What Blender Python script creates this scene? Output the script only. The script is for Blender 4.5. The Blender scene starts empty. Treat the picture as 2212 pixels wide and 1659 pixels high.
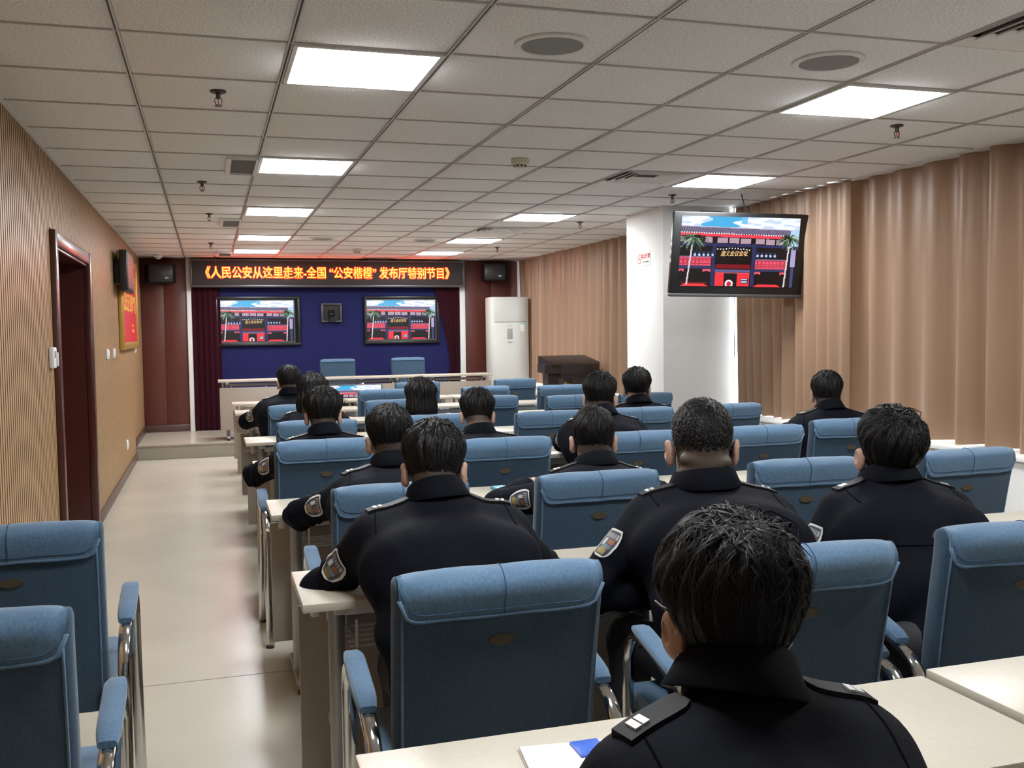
import bpy, bmesh, math, random
import numpy as np
from mathutils import Vector, Matrix, Euler
random.seed(7); rng = np.random.default_rng(11)
S = bpy.context.scene; COL = S.collection
PI = math.pi

# ------------------------------------------------------------------ camera, world, exposure
CZ, ZC = 1.50, 2.572                       # camera height, ceiling height
F_PX, YAW, PITCH, ROLL = 2119.1, .299324, -.053629, -.01384
cam_d = bpy.data.cameras.new('camera'); cam = bpy.data.objects.new('camera', cam_d); COL.objects.link(cam)
cam_d.sensor_fit = 'HORIZONTAL'; cam_d.sensor_width = 36.0; cam_d.lens = 36.0 * F_PX / 2212.0
cam_d.clip_start = .02; cam_d.clip_end = 200
cy, sy, cp, sp = math.cos(YAW), math.sin(YAW), math.cos(PITCH), math.sin(PITCH)
fw = Vector((sy * cp, cy * cp, sp)); rt = Vector((cy, -sy, 0)); up = rt.cross(fw)
cr, sr = math.cos(ROLL), math.sin(ROLL)
r2 = rt * cr + up * sr; u2 = up * cr - rt * sr
M = Matrix((r2, u2, -fw)).transposed().to_4x4(); M.translation = (0, 0, CZ)
cam.matrix_world = M
S.camera = cam
S.view_settings.view_transform = 'Standard'; S.view_settings.look = 'None'
S.view_settings.exposure = 0.32; S.view_settings.gamma = 1.0; S.view_settings.use_curve_mapping = False
S.cycles.use_denoising = True
S.cycles.max_bounces = 5; S.cycles.diffuse_bounces = 4; S.cycles.glossy_bounces = 2; S.cycles.transparent_max_bounces = 4
S.cycles.use_adaptive_sampling = True; S.cycles.adaptive_threshold = .06; S.cycles.caustics_reflective = False; S.cycles.caustics_refractive = False
S.cycles.sample_clamp_indirect = 6.0
w = bpy.data.worlds.new('daylight'); S.world = w; w.use_nodes = True
w.node_tree.nodes['Background'].inputs[0].default_value = (.86, .93, 1.0, 1)
w.node_tree.nodes['Background'].inputs[1].default_value = 6.0
LAMP = 36.0                                 # radiance of the ceiling panels
LED = 13.0

# ------------------------------------------------------------------ materials
MATS = {}
def mat(name, col, rough=.6, metal=0., spec=.5, bump=None, var=None, emit=None, trans=None, coat=0, sheen=0, attr=None, stretch=(1, 1, 1)):
    if name in MATS: return MATS[name]
    m = bpy.data.materials.new(name); m.use_nodes = True; MATS[name] = m
    nt = m.node_tree; N = nt.nodes; L = nt.links; b = N['Principled BSDF']
    b.inputs['Base Color'].default_value = (*col, 1); b.inputs['Roughness'].default_value = rough
    b.inputs['Metallic'].default_value = metal; b.inputs['Specular IOR Level'].default_value = spec
    if coat: b.inputs['Coat Weight'].default_value = coat; b.inputs['Coat Roughness'].default_value = .08
    if sheen: b.inputs['Sheen Weight'].default_value = sheen; b.inputs['Sheen Roughness'].default_value = .5
    if emit: b.inputs['Emission Color'].default_value = (*emit[0], 1); b.inputs['Emission Strength'].default_value = emit[1]
    if bump or var:
        tc = N.new('ShaderNodeTexCoord'); mp = N.new('ShaderNodeMapping'); L.new(tc.outputs['Object'], mp.inputs[0])
        mp.inputs['Scale'].default_value = stretch
    if var:                                # (scale, amount, second colour)
        nz = N.new('ShaderNodeTexNoise'); nz.inputs['Scale'].default_value = var[0]; nz.inputs['Detail'].default_value = 5
        L.new(mp.outputs[0], nz.inputs['Vector'])
        rp = N.new('ShaderNodeValToRGB'); rp.color_ramp.elements[0].position = .5 - var[1]; rp.color_ramp.elements[1].position = .5 + var[1]
        rp.color_ramp.elements[0].color = (*col, 1); rp.color_ramp.elements[1].color = (*var[2], 1)
        L.new(nz.outputs['Fac'], rp.inputs[0]); L.new(rp.outputs[0], b.inputs['Base Color'])
    if attr:
        a = N.new('ShaderNodeVertexColor'); a.layer_name = 'Col'
        if emit:
            L.new(a.outputs[0], b.inputs['Emission Color'])
        else:
            L.new(a.outputs[0], b.inputs['Base Color'])
    if bump:                               # (scale, strength, distance)
        nb = N.new('ShaderNodeTexNoise'); nb.inputs['Scale'].default_value = bump[0]; nb.inputs['Detail'].default_value = 3
        L.new(mp.outputs[0], nb.inputs['Vector'])
        bp = N.new('ShaderNodeBump'); bp.inputs['Strength'].default_value = bump[1]; bp.inputs['Distance'].default_value = bump[2]
        L.new(nb.outputs['Fac'], bp.inputs['Height']); L.new(bp.outputs[0], b.inputs['Normal'])
    if trans:
        t = N.new('ShaderNodeBsdfTranslucent'); t.inputs[0].default_value = (*trans[0], 1)
        mx = N.new('ShaderNodeMixShader'); mx.inputs[0].default_value = trans[1]
        L.new(b.outputs[0], mx.inputs[1]); L.new(t.outputs[0], mx.inputs[2]); L.new(mx.outputs[0], N['Material Output'].inputs[0])
    return m
mat('tile', (.90, .90, .89), .9, bump=(220, .35, .002), var=(115, .10, (.70, .70, .69)))
mat('tbar', (.55, .54, .53), .35, metal=.3)
mat('tbar_groove', (.05, .045, .045), .5)
mat('tbar_cross', (.50, .48, .465), .5)
mat('plenum', (.035, .032, .03), .95)
mat('panel', (1, 1, 1), .5, emit=((.96, .985, 1.0), LAMP))
mat('white_metal', (.74, .74, .73), .4)
mat('wall_white', (.84, .84, .825), .75, bump=(60, .05, .002))
mat('slat', (.50, .315, .16), .42, bump=(25, .15, .002), var=(9, .22, (.42, .26, .13)), stretch=(6, 6, .4))
mat('slat_back_shade', (.10, .058, .028), .7)
mat('redwood', (.125, .032, .022), .38, var=(7, .25, (.085, .022, .016)), stretch=(9, 9, .35))
mat('mahogany', (.075, .014, .009), .30, coat=.15, var=(6, .3, (.05, .010, .007)), stretch=(8, 8, .4))
mat('baseboard', (.085, .042, .036), .4, coat=.2)
mat('floor', (.56, .525, .445), .24, spec=.4, var=(2.6, .3, (.51, .475, .40)), bump=(420, .05, .001))
mat('floor_seam', (.12, .10, .08), .6)
mat('stage_edge', (.27, .25, .20), .5)
mat('blue_wall', (.015, .018, .085), .8, spec=.12)
mat('black', (.012, .012, .013), .35)
mat('black_matte', (.008, .008, .010), .7, spec=.2)
mat('grey_bezel', (.10, .10, .105), .35, metal=.4)
mat('maroon', (.030, .003, .009), .85, spec=.1, sheen=.04, bump=(300, .15, .001))
mat('banner', (.028, .026, .026), .6)
mat('led', (.2, .02, 0), .5, emit=((1, .014, .003), LED))
mat('led_glare', (.3, .1, 0), .5, emit=((1, .32, .03), LED * .32))
mat('curtain', (.36, .228, .145), .42, sheen=.3, bump=(350, .12, .001), var=(3, .3, (.31, .195, .123)), trans=((.50, .32, .21), .15), stretch=(1, 1, .3))
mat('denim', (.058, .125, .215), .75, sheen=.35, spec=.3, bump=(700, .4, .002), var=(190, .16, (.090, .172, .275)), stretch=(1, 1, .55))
mat('denim_back_shaded', (.024, .054, .094), .8, sheen=.2, spec=.3, bump=(700, .4, .002), var=(190, .16, (.036, .075, .122)), stretch=(1, 1, .55))  # darker copy of the fabric, shade on the chair backs put in its colour
mat('denim_seam', (.03, .075, .145), .8)
mat('badge', (.10, .085, .055), .45, metal=.6, bump=(500, .4, .001))
mat('chrome', (.62, .61, .60), .12, metal=1.)
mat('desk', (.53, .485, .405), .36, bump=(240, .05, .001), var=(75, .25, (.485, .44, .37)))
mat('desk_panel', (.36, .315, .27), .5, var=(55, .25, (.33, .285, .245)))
mat('grey_metal', (.36, .36, .35), .38, metal=.45)
mat('light_metal', (.62, .62, .61), .4, metal=.2)
mat('rubber', (.02, .02, .02), .6)
mat('jacket', (.0026, .0032, .0065), .80, spec=.10, bump=(55, .22, .006), var=(30, .3, (.0036, .0044, .0085)))
mat('collar', (.0024, .003, .006), .8, spec=.10)
mat('trousers', (.008, .0085, .013), .7, bump=(40, .3, .008))
mat('seam', (.0012, .0014, .002), .9, spec=.05)
mat('board', (.004, .0042, .006), .55, spec=.2)
mat('silver', (.75, .75, .74), .3, metal=.5)
mat('patch', (.5, .5, .5), .6, attr=1)
mat('skin', (.5, .3, .2), .5, spec=.35, attr=1, bump=(180, .12, .001))
mat('hair', (.0075, .0064, .006), .52, spec=.22)
mat('eye', (.6, .6, .6), .2)
mat('shoe', (.008, .008, .008), .3)
mat('mask', (.40, .58, .66), .7)
mat('ac_white', (.58, .59, .555), .35)
mat('ac_line', (.32, .32, .30), .5)
mat('paper', (.82, .83, .82), .6)
mat('paper_blue', (.36, .60, .72), .5)
mat('book_blue', (.10, .28, .45), .4)
mat('pen_blue', (.05, .13, .55), .3)
mat('green', (.02, .10, .05), .4)
mat('gold', (.62, .40, .10), .35, metal=.7)
mat('frame_red', (.35, .02, .02), .4)
mat('poster', (.52, .018, .03), .55)
mat('poster_gold', (.80, .47, .08), .5)
mat('sign_red', (.60, .03, .04), .5)
mat('sign_dark', (.10, .10, .10), .5)
mat('beige_plastic', (.60, .58, .47), .5)
mat('lectern', (.010, .0055, .005), .4, coat=.08)
mat('lectern_gold', (.28, .20, .07), .4, metal=.6)
mat('screen', (0, 0, 0), .25, emit=((1, 1, 1), .92), attr=1)
mat('screen_text', (0, 0, 0), .4, emit=((1, .62, .26), 1.0))
mat('glass', (.9, .95, 1), .05)
mat('lens', (.01, .01, .012), .08)
mat('grille', (.30, .30, .29), .6)
mat('spk_grille', (.27, .27, .265), .8, bump=(900, .5, .002))
mat('brass_dark', (.10, .085, .07), .35, metal=.8)
mat('dark_slot', (.03, .03, .03), .8)
for _n in ('screen', 'screen_text', 'led_glare'): MATS[_n].cycles.emission_sampling = 'NONE'

# ------------------------------------------------------------------ mesh helpers
class MB:
    def __init__(s): s.v = []; s.f = []; s.m = []
    def add(s, V, Fc, mi=0):
        n = len(s.v); s.v += [tuple(p) for p in V]; s.f += [tuple(i + n for i in f) for f in Fc]; s.m += [mi] * len(Fc); return s
    def box(s, x0, x1, y0, y1, z0, z1, mi=0, b=0.):
        if b <= 0:
            V = [(x, y, z) for z in (z0, z1) for y in (y0, y1) for x in (x0, x1)]
            return s.add(V, [(0, 2, 3, 1), (4, 5, 7, 6), (0, 1, 5, 4), (2, 6, 7, 3), (0, 4, 6, 2), (1, 3, 7, 5)], mi)
        # chamfered box
        b = min(b, (x1 - x0) * .49, (y1 - y0) * .49, (z1 - z0) * .49)
        bm = bmesh.new(); bmesh.ops.create_cube(bm, size=1)
        for v in bm.verts: v.co = Vector(((x0 + x1) / 2 + v.co.x * (x1 - x0), (y0 + y1) / 2 + v.co.y * (y1 - y0), (z0 + z1) / 2 + v.co.z * (z1 - z0)))
        bmesh.ops.bevel(bm, geom=bm.edges[:], offset=b, segments=2, profile=.5, affect='EDGES')
        bm.verts.ensure_lookup_table(); bm.verts.index_update()
        s.add([v.co[:] for v in bm.verts], [[v.index for v in f.verts] for f in bm.faces], mi); bm.free(); return s
    def tube(s, pts, r, n=10, mi=0, r2=None, side=(1, 0, 0), caps=True):
        """sweep along pts; ellipse r (along side) x r2; r may be a list"""
        pts = [Vector(p) for p in pts]; V = []; Fc = []; k = len(pts)
        for i, p in enumerate(pts):
            t = (pts[min(i + 1, k - 1)] - pts[max(i - 1, 0)]).normalized()
            a = Vector(side) - t * t.dot(Vector(side))
            if a.length < 1e-4: a = Vector((0, 1, 0)) - t * t.y
            a.normalize(); c = t.cross(a)
            ra = r[i] if isinstance(r, (list, tuple)) else r; rb = ra if r2 is None else r2
            for j in range(n):
                q = 2 * PI * j / n; V.append(p + a * (ra * math.cos(q)) + c * (rb * math.sin(q)))
        for i in range(k - 1):
            for j in range(n):
                a0 = i * n + j; a1 = i * n + (j + 1) % n; Fc.append((a0, a1, a1 + n, a0 + n))
        if caps: Fc += [tuple(range(n))[::-1], tuple(range((k - 1) * n, k * n))]
        return s.add(V, Fc, mi)
    def lathe(s, prof, c=(0, 0, 0), n=20, mi=0, axis='z'):
        V = []; Fc = []; k = len(prof)
        for (r, z) in prof:
            for j in range(n):
                q = 2 * PI * j / n; x, y = r * math.cos(q), r * math.sin(q)
                p = (x, y, z) if axis == 'z' else ((x, -z, y) if axis == '-y' else (z, x, y))
                V.append((c[0] + p[0], c[1] + p[1], c[2] + p[2]))
        for i in range(k - 1):
            for j in range(n): Fc.append((i * n + j, i * n + (j + 1) % n, (i + 1) * n + (j + 1) % n, (i + 1) * n + j))
        Fc += [tuple(range(n))[::-1], tuple(range((k - 1) * n, k * n))]
        return s.add(V, Fc, mi)
    def grid(s, G, mi=0, flip=False):
        nu, nv = len(G), len(G[0]); V = [p for row in G for p in row]
        Fc = [(i * nv + j, (i + 1) * nv + j, (i + 1) * nv + j + 1, i * nv + j + 1) for i in range(nu - 1) for j in range(nv - 1)]
        if flip: Fc = [f[::-1] for f in Fc]
        return s.add(V, Fc, mi)
    def prism(s, poly, z0, z1, mi=0, plane='xy'):
        n = len(poly)
        def P(p, z): return (p[0], p[1], z) if plane == 'xy' else ((z, p[0], p[1]) if plane == 'yz' else (p[0], z, p[1]))
        V = [P(p, z0) for p in poly] + [P(p, z1) for p in poly]
        return s.add(V, [tuple(range(n))[::-1], tuple(range(n, 2 * n))] + [(i, (i + 1) % n, n + (i + 1) % n, n + i) for i in range(n)], mi)
    def mesh(s, name, mats, smooth=35, fix=True):
        me = bpy.data.meshes.new(name); me.from_pydata(s.v, [], s.f)
        for m_ in ([mats] if isinstance(mats, str) else mats): me.materials.append(MATS[m_])
        if any(s.m): me.polygons.foreach_set('material_index', s.m)
        if fix:
            bm = bmesh.new(); bm.from_mesh(me); bmesh.ops.recalc_face_normals(bm, faces=bm.faces); bm.to_mesh(me); bm.free()
        if smooth is not None:
            me.shade_smooth()
            if smooth < 180: me.set_sharp_from_angle(angle=math.radians(smooth))
        me.update(); return me
    def build(s, name, mats, parent=None, smooth=35, loc=None, fix=True):
        return link(name, s.mesh(name, mats, smooth, fix), parent, loc)
def link(name, data, parent=None, loc=None, rz=0):
    o = bpy.data.objects.new(name, data); COL.objects.link(o)
    if parent is not None: o.parent = parent
    if loc is not None: o.location = loc
    if rz: o.rotation_euler.z = rz
    return o
def empty(name, loc=(0, 0, 0), rz=0):
    return link(name, None, None, loc, rz)
def tag(o, label, cat, group=None):
    o['label'] = label; o['category'] = cat
    if group: o['group'] = group
    return o
def struct(o): o['kind'] = 'structure'; return o
def copy_tree(o, parent=None):
    c = o.copy(); COL.objects.link(c); c.parent = parent
    for ch in o.children: copy_tree(ch, c)
    return c
def text(name, body, size, m, parent, origin, right, upv, depth=.002, bold=0., align='CENTER', stretch=1., shear=0.):
    cu = bpy.data.curves.new('text', 'FONT'); cu.body = body; cu.size = size; cu.offset = bold; cu.align_x = align; cu.align_y = 'CENTER'; cu.shear = shear
    cu.extrude = depth; cu.resolution_u = 2
    o = bpy.data.objects.new('text', cu); COL.objects.link(o)
    bpy.context.view_layer.update()
    me = bpy.data.meshes.new_from_object(o.evaluated_get(bpy.context.evaluated_depsgraph_get()))
    bpy.data.objects.remove(o); bpy.data.curves.remove(cu)
    r, u = Vector(right).normalized() * stretch, Vector(upv).normalized(); n = Vector(right).normalized().cross(u)
    me.transform(Matrix((r, u, n)).transposed().to_4x4()); me.transform(Matrix.Translation(origin))
    me.materials.clear(); me.materials.append(MATS[m]); me.name = name
    return link(name, me, parent)
def sstep(a, b, x):
    t = np.clip((x - a) / (b - a), 0, 1); return t * t * (3 - 2 * t)

# ------------------------------------------------------------------ the room
XL, XR, YB, YF = -.87, 4.62, -2.2, 14.42     # left wall, window wall, back wall, front wall
STG_Y, STG_Z = 12.62, .17
fl = struct(MB().box(XL - .6, XR + .3, YB - .1, YF + .2, -.1, 0).build('floor', 'floor', smooth=None))
for x in (1.5,): MB().box(x - .0015, x + .0015, YB, STG_Y, 0, .0006).build('floor_seam', 'floor_seam', fl, None)
for y in (4.42,): MB().box(XL + .02, 4.4, y - .0018, y + .0018, 0, .0007).build('floor_seam', 'floor_seam', fl, None)
stg = struct(MB().box(XL, 4.44, STG_Y, YF, 0, STG_Z, b=.004).build('floor_stage', 'floor', smooth=None))
MB().box(XL + .001, 4.44, STG_Y - .012, STG_Y + .03, STG_Z - .02, STG_Z + .003, b=.002).build('nosing', 'stage_edge', stg)
MB().box(XL + .001, 4.44, STG_Y - .006, STG_Y - .0005, .002, STG_Z - .02).build('riser', 'stage_edge', stg)

# left wall: backing with a deep door opening, vertical slats
D0, D1, DH, DD = 6.38, 8.06, 2.06, .42
wl = MB()
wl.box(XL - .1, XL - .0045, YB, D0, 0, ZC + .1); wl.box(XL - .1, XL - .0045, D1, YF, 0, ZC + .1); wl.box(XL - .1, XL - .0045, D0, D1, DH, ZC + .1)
wl = struct(wl.build('wall_left', 'slat_back_shade', smooth=None))
PER = .0505
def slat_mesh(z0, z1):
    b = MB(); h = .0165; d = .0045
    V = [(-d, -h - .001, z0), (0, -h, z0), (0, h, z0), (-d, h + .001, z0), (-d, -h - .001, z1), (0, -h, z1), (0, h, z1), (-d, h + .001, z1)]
    b.add(V, [(1, 2, 6, 5)], 0); b.add(V, [(0, 1, 5, 4), (2, 3, 7, 6), (4, 5, 6, 7), (3, 2, 1, 0), (0, 4, 7, 3)], 1)  # side faces take the dark backing colour as painted groove shade
    return b.mesh('slat', ['slat', 'slat_back_shade'], None)
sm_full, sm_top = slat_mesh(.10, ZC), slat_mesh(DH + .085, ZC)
y = 3.6
while y < YF - .02:
    me = sm_top if D0 - .1 < y < D1 + .1 else sm_full
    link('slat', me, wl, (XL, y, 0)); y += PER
b = MB(); y = 3.6 - PER
while y > YB: b.box(XL - .0045, XL, y - .0165, y + .0165, .1, ZC); y -= PER
o = b.build('slat_run', 'slat', wl); o['kind'] = 'stuff'
bb = MB(); bb.box(XL - .018, XL + .014, YB, D0 - .09, 0, .10, b=.004); bb.box(XL - .018, XL + .014, D1 + .09, STG_Y, 0, .10, b=.004)
struct(bb.build('baseboard_left', 'baseboard'))
struct(MB().box(XL - .018, XL + .014, STG_Y, YF - .03, STG_Z, STG_Z + .1, b=.004).build('baseboard_stage_left', 'baseboard'))
# door: frame, reveal, leaf
d = struct(empty('door_1', (XL, 0, 0)))
for (a, c) in ((D0 - .075, D0 + .012), (D1 - .012, D1 + .075)):
    MB().box(-.02, .035, a, c, 0, DH + .075, b=.008).build('door_casing', 'mahogany', d)
MB().box(-.02, .028, D0, D1, DH - .012, DH + .075, b=.008).build('head_casing', 'mahogany', d)
MB().box(-.02, .012, D0 + .012, D1 - .012, DH - .03, DH - .012, b=.004).build('door_stop', 'mahogany', d)
MB().box(-DD, -.02, D1 - .02, D1, 0, DH).build('door_jamb', 'mahogany', d, None)
MB().box(-DD, -.02, D0, D0 + .02, 0, DH).build('door_jamb', 'mahogany', d, None)
MB().box(-DD, -.02, D0, D1, DH - .02, DH).build('door_soffit', 'mahogany', d, None)
for a in (D0 + .02, (D0 + D1) / 2):
    lf = MB().box(-DD - .045, -DD, a, a + (D1 - D0) / 2 - .022, 0, DH - .02, b=.004).build('door_leaf', 'mahogany', d)
    hw = (D1 - D0) / 2 - .022
    for (z0, z1) in ((.18, .95), (1.08, 1.9)): MB().box(-DD - .001, -DD + .012, a + .12, a + hw - .12, z0, z1, b=.008).build('door_panel', 'mahogany', lf)
    MB().tube([(-DD, a + .08, 1.02), (-DD + .05, a + .08, 1.02), (-DD + .05, a + .19, 1.02)], .009).build('door_handle', 'chrome', lf)

# front wall and its claddings
struct(MB().box(XL - .1, XR + .3, YF, YF + .12, 0, ZC + .1).build('wall_front', 'wall_white', smooth=None))
def clad(name, x0, x1):
    c = struct(empty(name, (0, YF, 0))); n = 2
    for i in range(n):
        a = x0 + (x1 - x0) * i / n; e = x0 + (x1 - x0) * (i + 1) / n
        MB().box(a + .001, e - .001, -.03, 0, STG_Z + .1, ZC, b=.002).build('wood_panel', 'redwood', c)
    MB().box(x0, x1, -.045, 0, STG_Z, STG_Z + .1, b=.005).build('plinth', 'baseboard', c)
clad('trim_1', XL, -.27); clad('trim_2', 3.71, 4.55)
for i, (x0, x1) in enumerate(((-.27, -.205), (3.625, 3.71))):
    struct(MB().box(x0, x1, YF - .06, YF, STG_Z, ZC, b=.003).build('trim_%d' % (i + 3), 'wall_white'))
struct(MB().box(-.205, 3.625, YF - .02, YF, STG_Z, ZC).build('wall_backdrop', 'blue_wall', smooth=None))
# back wall (behind the photographer)
struct(MB().box(XL - .1, XR + .3, YB - .1, YB, 0, ZC + .1).build('wall_back', 'wall_white', smooth=None))
# window side: low wall with sill, piers, window frames and panes
wr = struct(MB().box(4.44, XR + .2, YB, YF, 0, .715).build('wall_right', 'wall_white', smooth=None))
MB().box(4.40, XR + .2, YB, 7.8, .715, .745, b=.006).build('sill', 'wall_white', wr)
MB().box(4.40, XR + .2, 8.62, YF, .715, .745, b=.006).build('sill', 'wall_white', wr)
MB().box(XR + .06, XR + .2, YB, YF, 2.45, ZC + .1).build('lintel', 'wall_white', wr, None)
for (a, c) in ((YB, 1.2), (9.9, 10.4), (14.0, YF)): MB().box(XR + .06, XR + .2, a, c, .745, 2.45).build('pier', 'wall_white', wr, None)
def window(n, y0, y1):
    o = struct(empty('window_%d' % n, (XR + .1, 0, 0))); k = max(1, round((y1 - y0) / 1.0))
    for z in (.745, 2.40): MB().box(-.03, .03, y0, y1, z, z + .05, b=.004).build('window_frame', 'white_metal', o)
    for i in range(k + 1):
        yy = y0 + (y1 - y0) * i / k; yy = min(max(yy, y0 + .025), y1 - .025)
        MB().box(-.03, .03, yy - .025, yy + .025, .795, 2.40, b=.004).build('mullion', 'white_metal', o)
gm = bpy.data.materials.new('pane'); gm.use_nodes = True; MATS['pane'] = gm
nt = gm.node_tree; g1 = nt.nodes.new('ShaderNodeBsdfTransparent'); g2 = nt.nodes.new('ShaderNodeBsdfGlossy'); g2.inputs['Roughness'].default_value = .02
mxx = nt.nodes.new('ShaderNodeMixShader'); mxx.inputs[0].default_value = .06
nt.links.new(g1.outputs[0], mxx.inputs[1]); nt.links.new(g2.outputs[0], mxx.inputs[2]); nt.links.new(mxx.outputs[0], nt.nodes['Material Output'].inputs[0])
for n, (a, c) in enumerate(((1.2, 9.9), (10.4, 14.0))):
    window(n + 1, a, c)
    k = round((c - a) / 1.0)
    for i in range(k):
        MB().box(-.003, .003, a + (c - a) * i / k + .02, a + (c - a) * (i + 1) / k - .02, .79, 2.41).build('pane', 'pane', bpy.data.objects['window_%d' % (n + 1)], None)
# column
colm = struct(MB().box(3.815, 4.475, 7.84, 8.62, 0, ZC + .05, b=.006).build('wall_column', 'wall_white'))

# ------------------------------------------------------------------ ceiling: slab, grid, tiles
GX, GY = -.278, 3.752
ce = struct(MB().box(XL - .1, XR + .3, YB - .1, YF + .1, ZC + .05, ZC + .15).build('ceiling', 'plenum', smooth=None))
special = {}
for j in (0, 4, 8, 12, 15): special[(1, j)] = 'light'
for (i, j) in ((5, 0), (6, 4), (5, 8), (5, 12), (5, 15), (1, -4), (5, -4)): special[(i, j)] = 'light'
for (i, j) in ((5, 4), (5, 10), (5, -2), (4, 17)): special[(i, j)] = 'vent'
tm = MB().box(.009, .591, .006, .594, 0, .012, b=.003).mesh('ceiling_tile', 'tile', 30)
nrow = 18
for i in range(-1, 8):
    for j in range(-4, nrow):
        if (i, j) in special: continue
        link('ceiling_tile', tm, ce, (GX + .6 * i, GY + .6 * j, ZC + .004 + random.uniform(0, .0015)))
b = MB()
for i in range(-1, 8):
    for j in range(-10, -4):
        if (i, j) in special: continue
        b.box(GX + .6 * i + .009, GX + .6 * i + .591, GY + .6 * j + .006, GY + .6 * j + .594, ZC + .004, ZC + .016)
o = b.build('ceiling_tile_field', 'tile', ce, None); o['kind'] = 'stuff'
for i in range(0, 9):
    x = GX + .6 * i if i < 8 else GX + 4.8 - .012
    g = MB(); g.box(x - .0095, x - .0035, YB, YF, ZC - .002, ZC + .03); g.box(x + .0035, x + .0095, YB, YF, ZC - .002, ZC + .03); g.box(x - .0095, x + .0095, YB, YF, ZC + .006, ZC + .03, 1)
    g.build('main_runner', ['tbar', 'tbar_groove'], ce, None)
cmesh = MB().box(XL, 4.52, -.0055, .0055, ZC - .0005, ZC + .02).mesh('cross_tee', 'tbar_cross', None)
for j in range(-9, nrow): link('cross_tee', cmesh, ce, (0, GY + .6 * j, 0))
MB().box(XL, XL + .02, YB, YF, ZC - .004, ZC + .03).build('edge_angle', 'white_metal', ce, None)
MB().box(4.50, XR + .1, YB, YF, ZC - .006, ZC + .04).build('edge_angle', 'white_metal', ce, None)
MB().box(XL, 4.5, YF - .02, YF, ZC - .004, ZC + .03).build('edge_angle', 'white_metal', ce, None)

# ceiling panels
def light_proto():
    t = empty('ceiling_light')
    fr = MB()
    for (x0, x1, y0, y1) in ((.012, .588, .008, .026), (.012, .588, .574, .592), (.012, .030, .026, .574), (.570, .588, .026, .574)): fr.box(x0, x1, y0, y1, -.006, .02)
    fr.build('frame', 'white_metal', t)
    MB().box(.028, .572, .024, .576, -.002, .01).build('diffuser', 'panel', t, None)
    return t
LP = light_proto(); first = True
ords = ['nearest', 'second', 'third', 'fourth', 'farthest']
lab = {}
for n, j in enumerate((0, 4, 8, 12, 15)): lab[(1, j)] = '%s square LED ceiling panel in the row nearer the slatted wall' % ords[n]
for n, k in enumerate(((5, 0), (6, 4), (5, 8), (5, 12), (5, 15))): lab[k] = '%s square LED ceiling panel in the row nearer the curtains' % ords[n]
lab[(1, -4)] = 'unseen square LED ceiling panel added above the camera, nearer the slatted wall'; lab[(5, -4)] = 'unseen square LED ceiling panel added above the camera, nearer the curtains'  # unseen pair added to light the near chairs and desks
for k, v in special.items():
    if v != 'light': continue
    o = LP if first else copy_tree(LP); first = False
    o.location = (GX + .6 * k[0], GY + .6 * k[1], ZC); tag(o, lab[k], 'ceiling light', 'LED ceiling panels')
def vent(i, j, label):
    t = empty('air_diffuser', (GX + .6 * i, GY + .6 * j, ZC)); tag(t, label, 'air vent', 'square ceiling air diffusers')
    MB().box(.012, .588, .008, .592, .03, .04).build('backing', 'dark_slot', t, None)
    for k, (m_, z) in enumerate(((.012, -.004), (.075, 0), (.125, .003), (.175, .006))):
        f = MB(); w_ = .03 if k else .05; lo, hi = m_, .6 - m_
        o0, o1, zi = lo, lo + w_, z
        V = []; Fc = []
        for q, (a, zz) in enumerate(((o0, zi), (o1, zi + .02), (o1 - .004, zi + .026), (o0, zi + .006))):
            V += [(a, a, zz), (.6 - a, a, zz), (.6 - a, .6 - a, zz), (a, .6 - a, zz)]
        for q in range(4):
            for s_ in range(4): Fc.append((q * 4 + s_, q * 4 + (s_ + 1) % 4, ((q + 1) % 4) * 4 + (s_ + 1) % 4, ((q + 1) % 4) * 4 + s_))
        f.add(V, Fc); f.build('vane' if k else 'frame', 'white_metal', t)
vent(5, 4, 'square louvred air diffuser beside the second panel of the curtain-side row')
vent(5, 10, 'square louvred air diffuser between the third and fourth curtain-side panels')
vent(5, -2, 'square louvred air diffuser cut by the upper right corner of the picture')
vent(4, 17, 'louvred air diffuser just before the LED banner')
def fan(y, label):
    t = empty('exhaust_grille', (.135, y, ZC)); tag(t, label, 'vent', 'grey exhaust grilles beside the lamps')
    fr = MB(); 
    for (x0, x1, y0, y1) in ((0, .03, 0, .6), (.175, .19, 0, .6), (.03, .175, 0, .012), (.03, .175, .588, .6)): fr.box(x0, x1, y0, y1, -.02, .004)
    fr.build('frame', 'white_metal', t)
    MB().box(.03, .175, .012, .588, -.008, .002).build('grille_plate', 'grille', t, None)
    for k in range(14): MB().box(.03, .175, .03 + .04 * k, .045 + .04 * k, -.012, -.008).build('louvre', 'spk_grille', t, None)
fan(6.17, 'grey slatted exhaust grille touching the second LED panel from the camera')
fan(9.45, 'grey slatted exhaust grille before the fourth LED panel of the left row')
fan(13.2, 'farthest grey exhaust grille, left of the last LED panel')
for (x, y, lb) in ((1.265, 3.53, 'round grey ceiling loudspeaker right of the nearest left LED panel'), (2.43, 3.47, 'round grey ceiling loudspeaker before the nearest right LED panel'),
                   (1.26, 11.25, 'far round ceiling loudspeaker right of the fourth left LED panel'), (2.44, 11.28, 'far round ceiling loudspeaker left of the fourth curtain-side panel')):
    t = tag(empty('ceiling_speaker', (x, y, ZC)), lb, 'loudspeaker', 'round ceiling loudspeakers')
    MB().lathe([(.140, .004), (.142, -.004), (.132, -.009), (.118, -.007), (.116, .002)], n=40).build('rim', 'white_metal', t)
    MB().lathe([(.116, .001), (.116, -.005), (.06, -.009), (.001, -.010)], n=40).build('grille_cloth', 'spk_grille', t)
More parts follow.
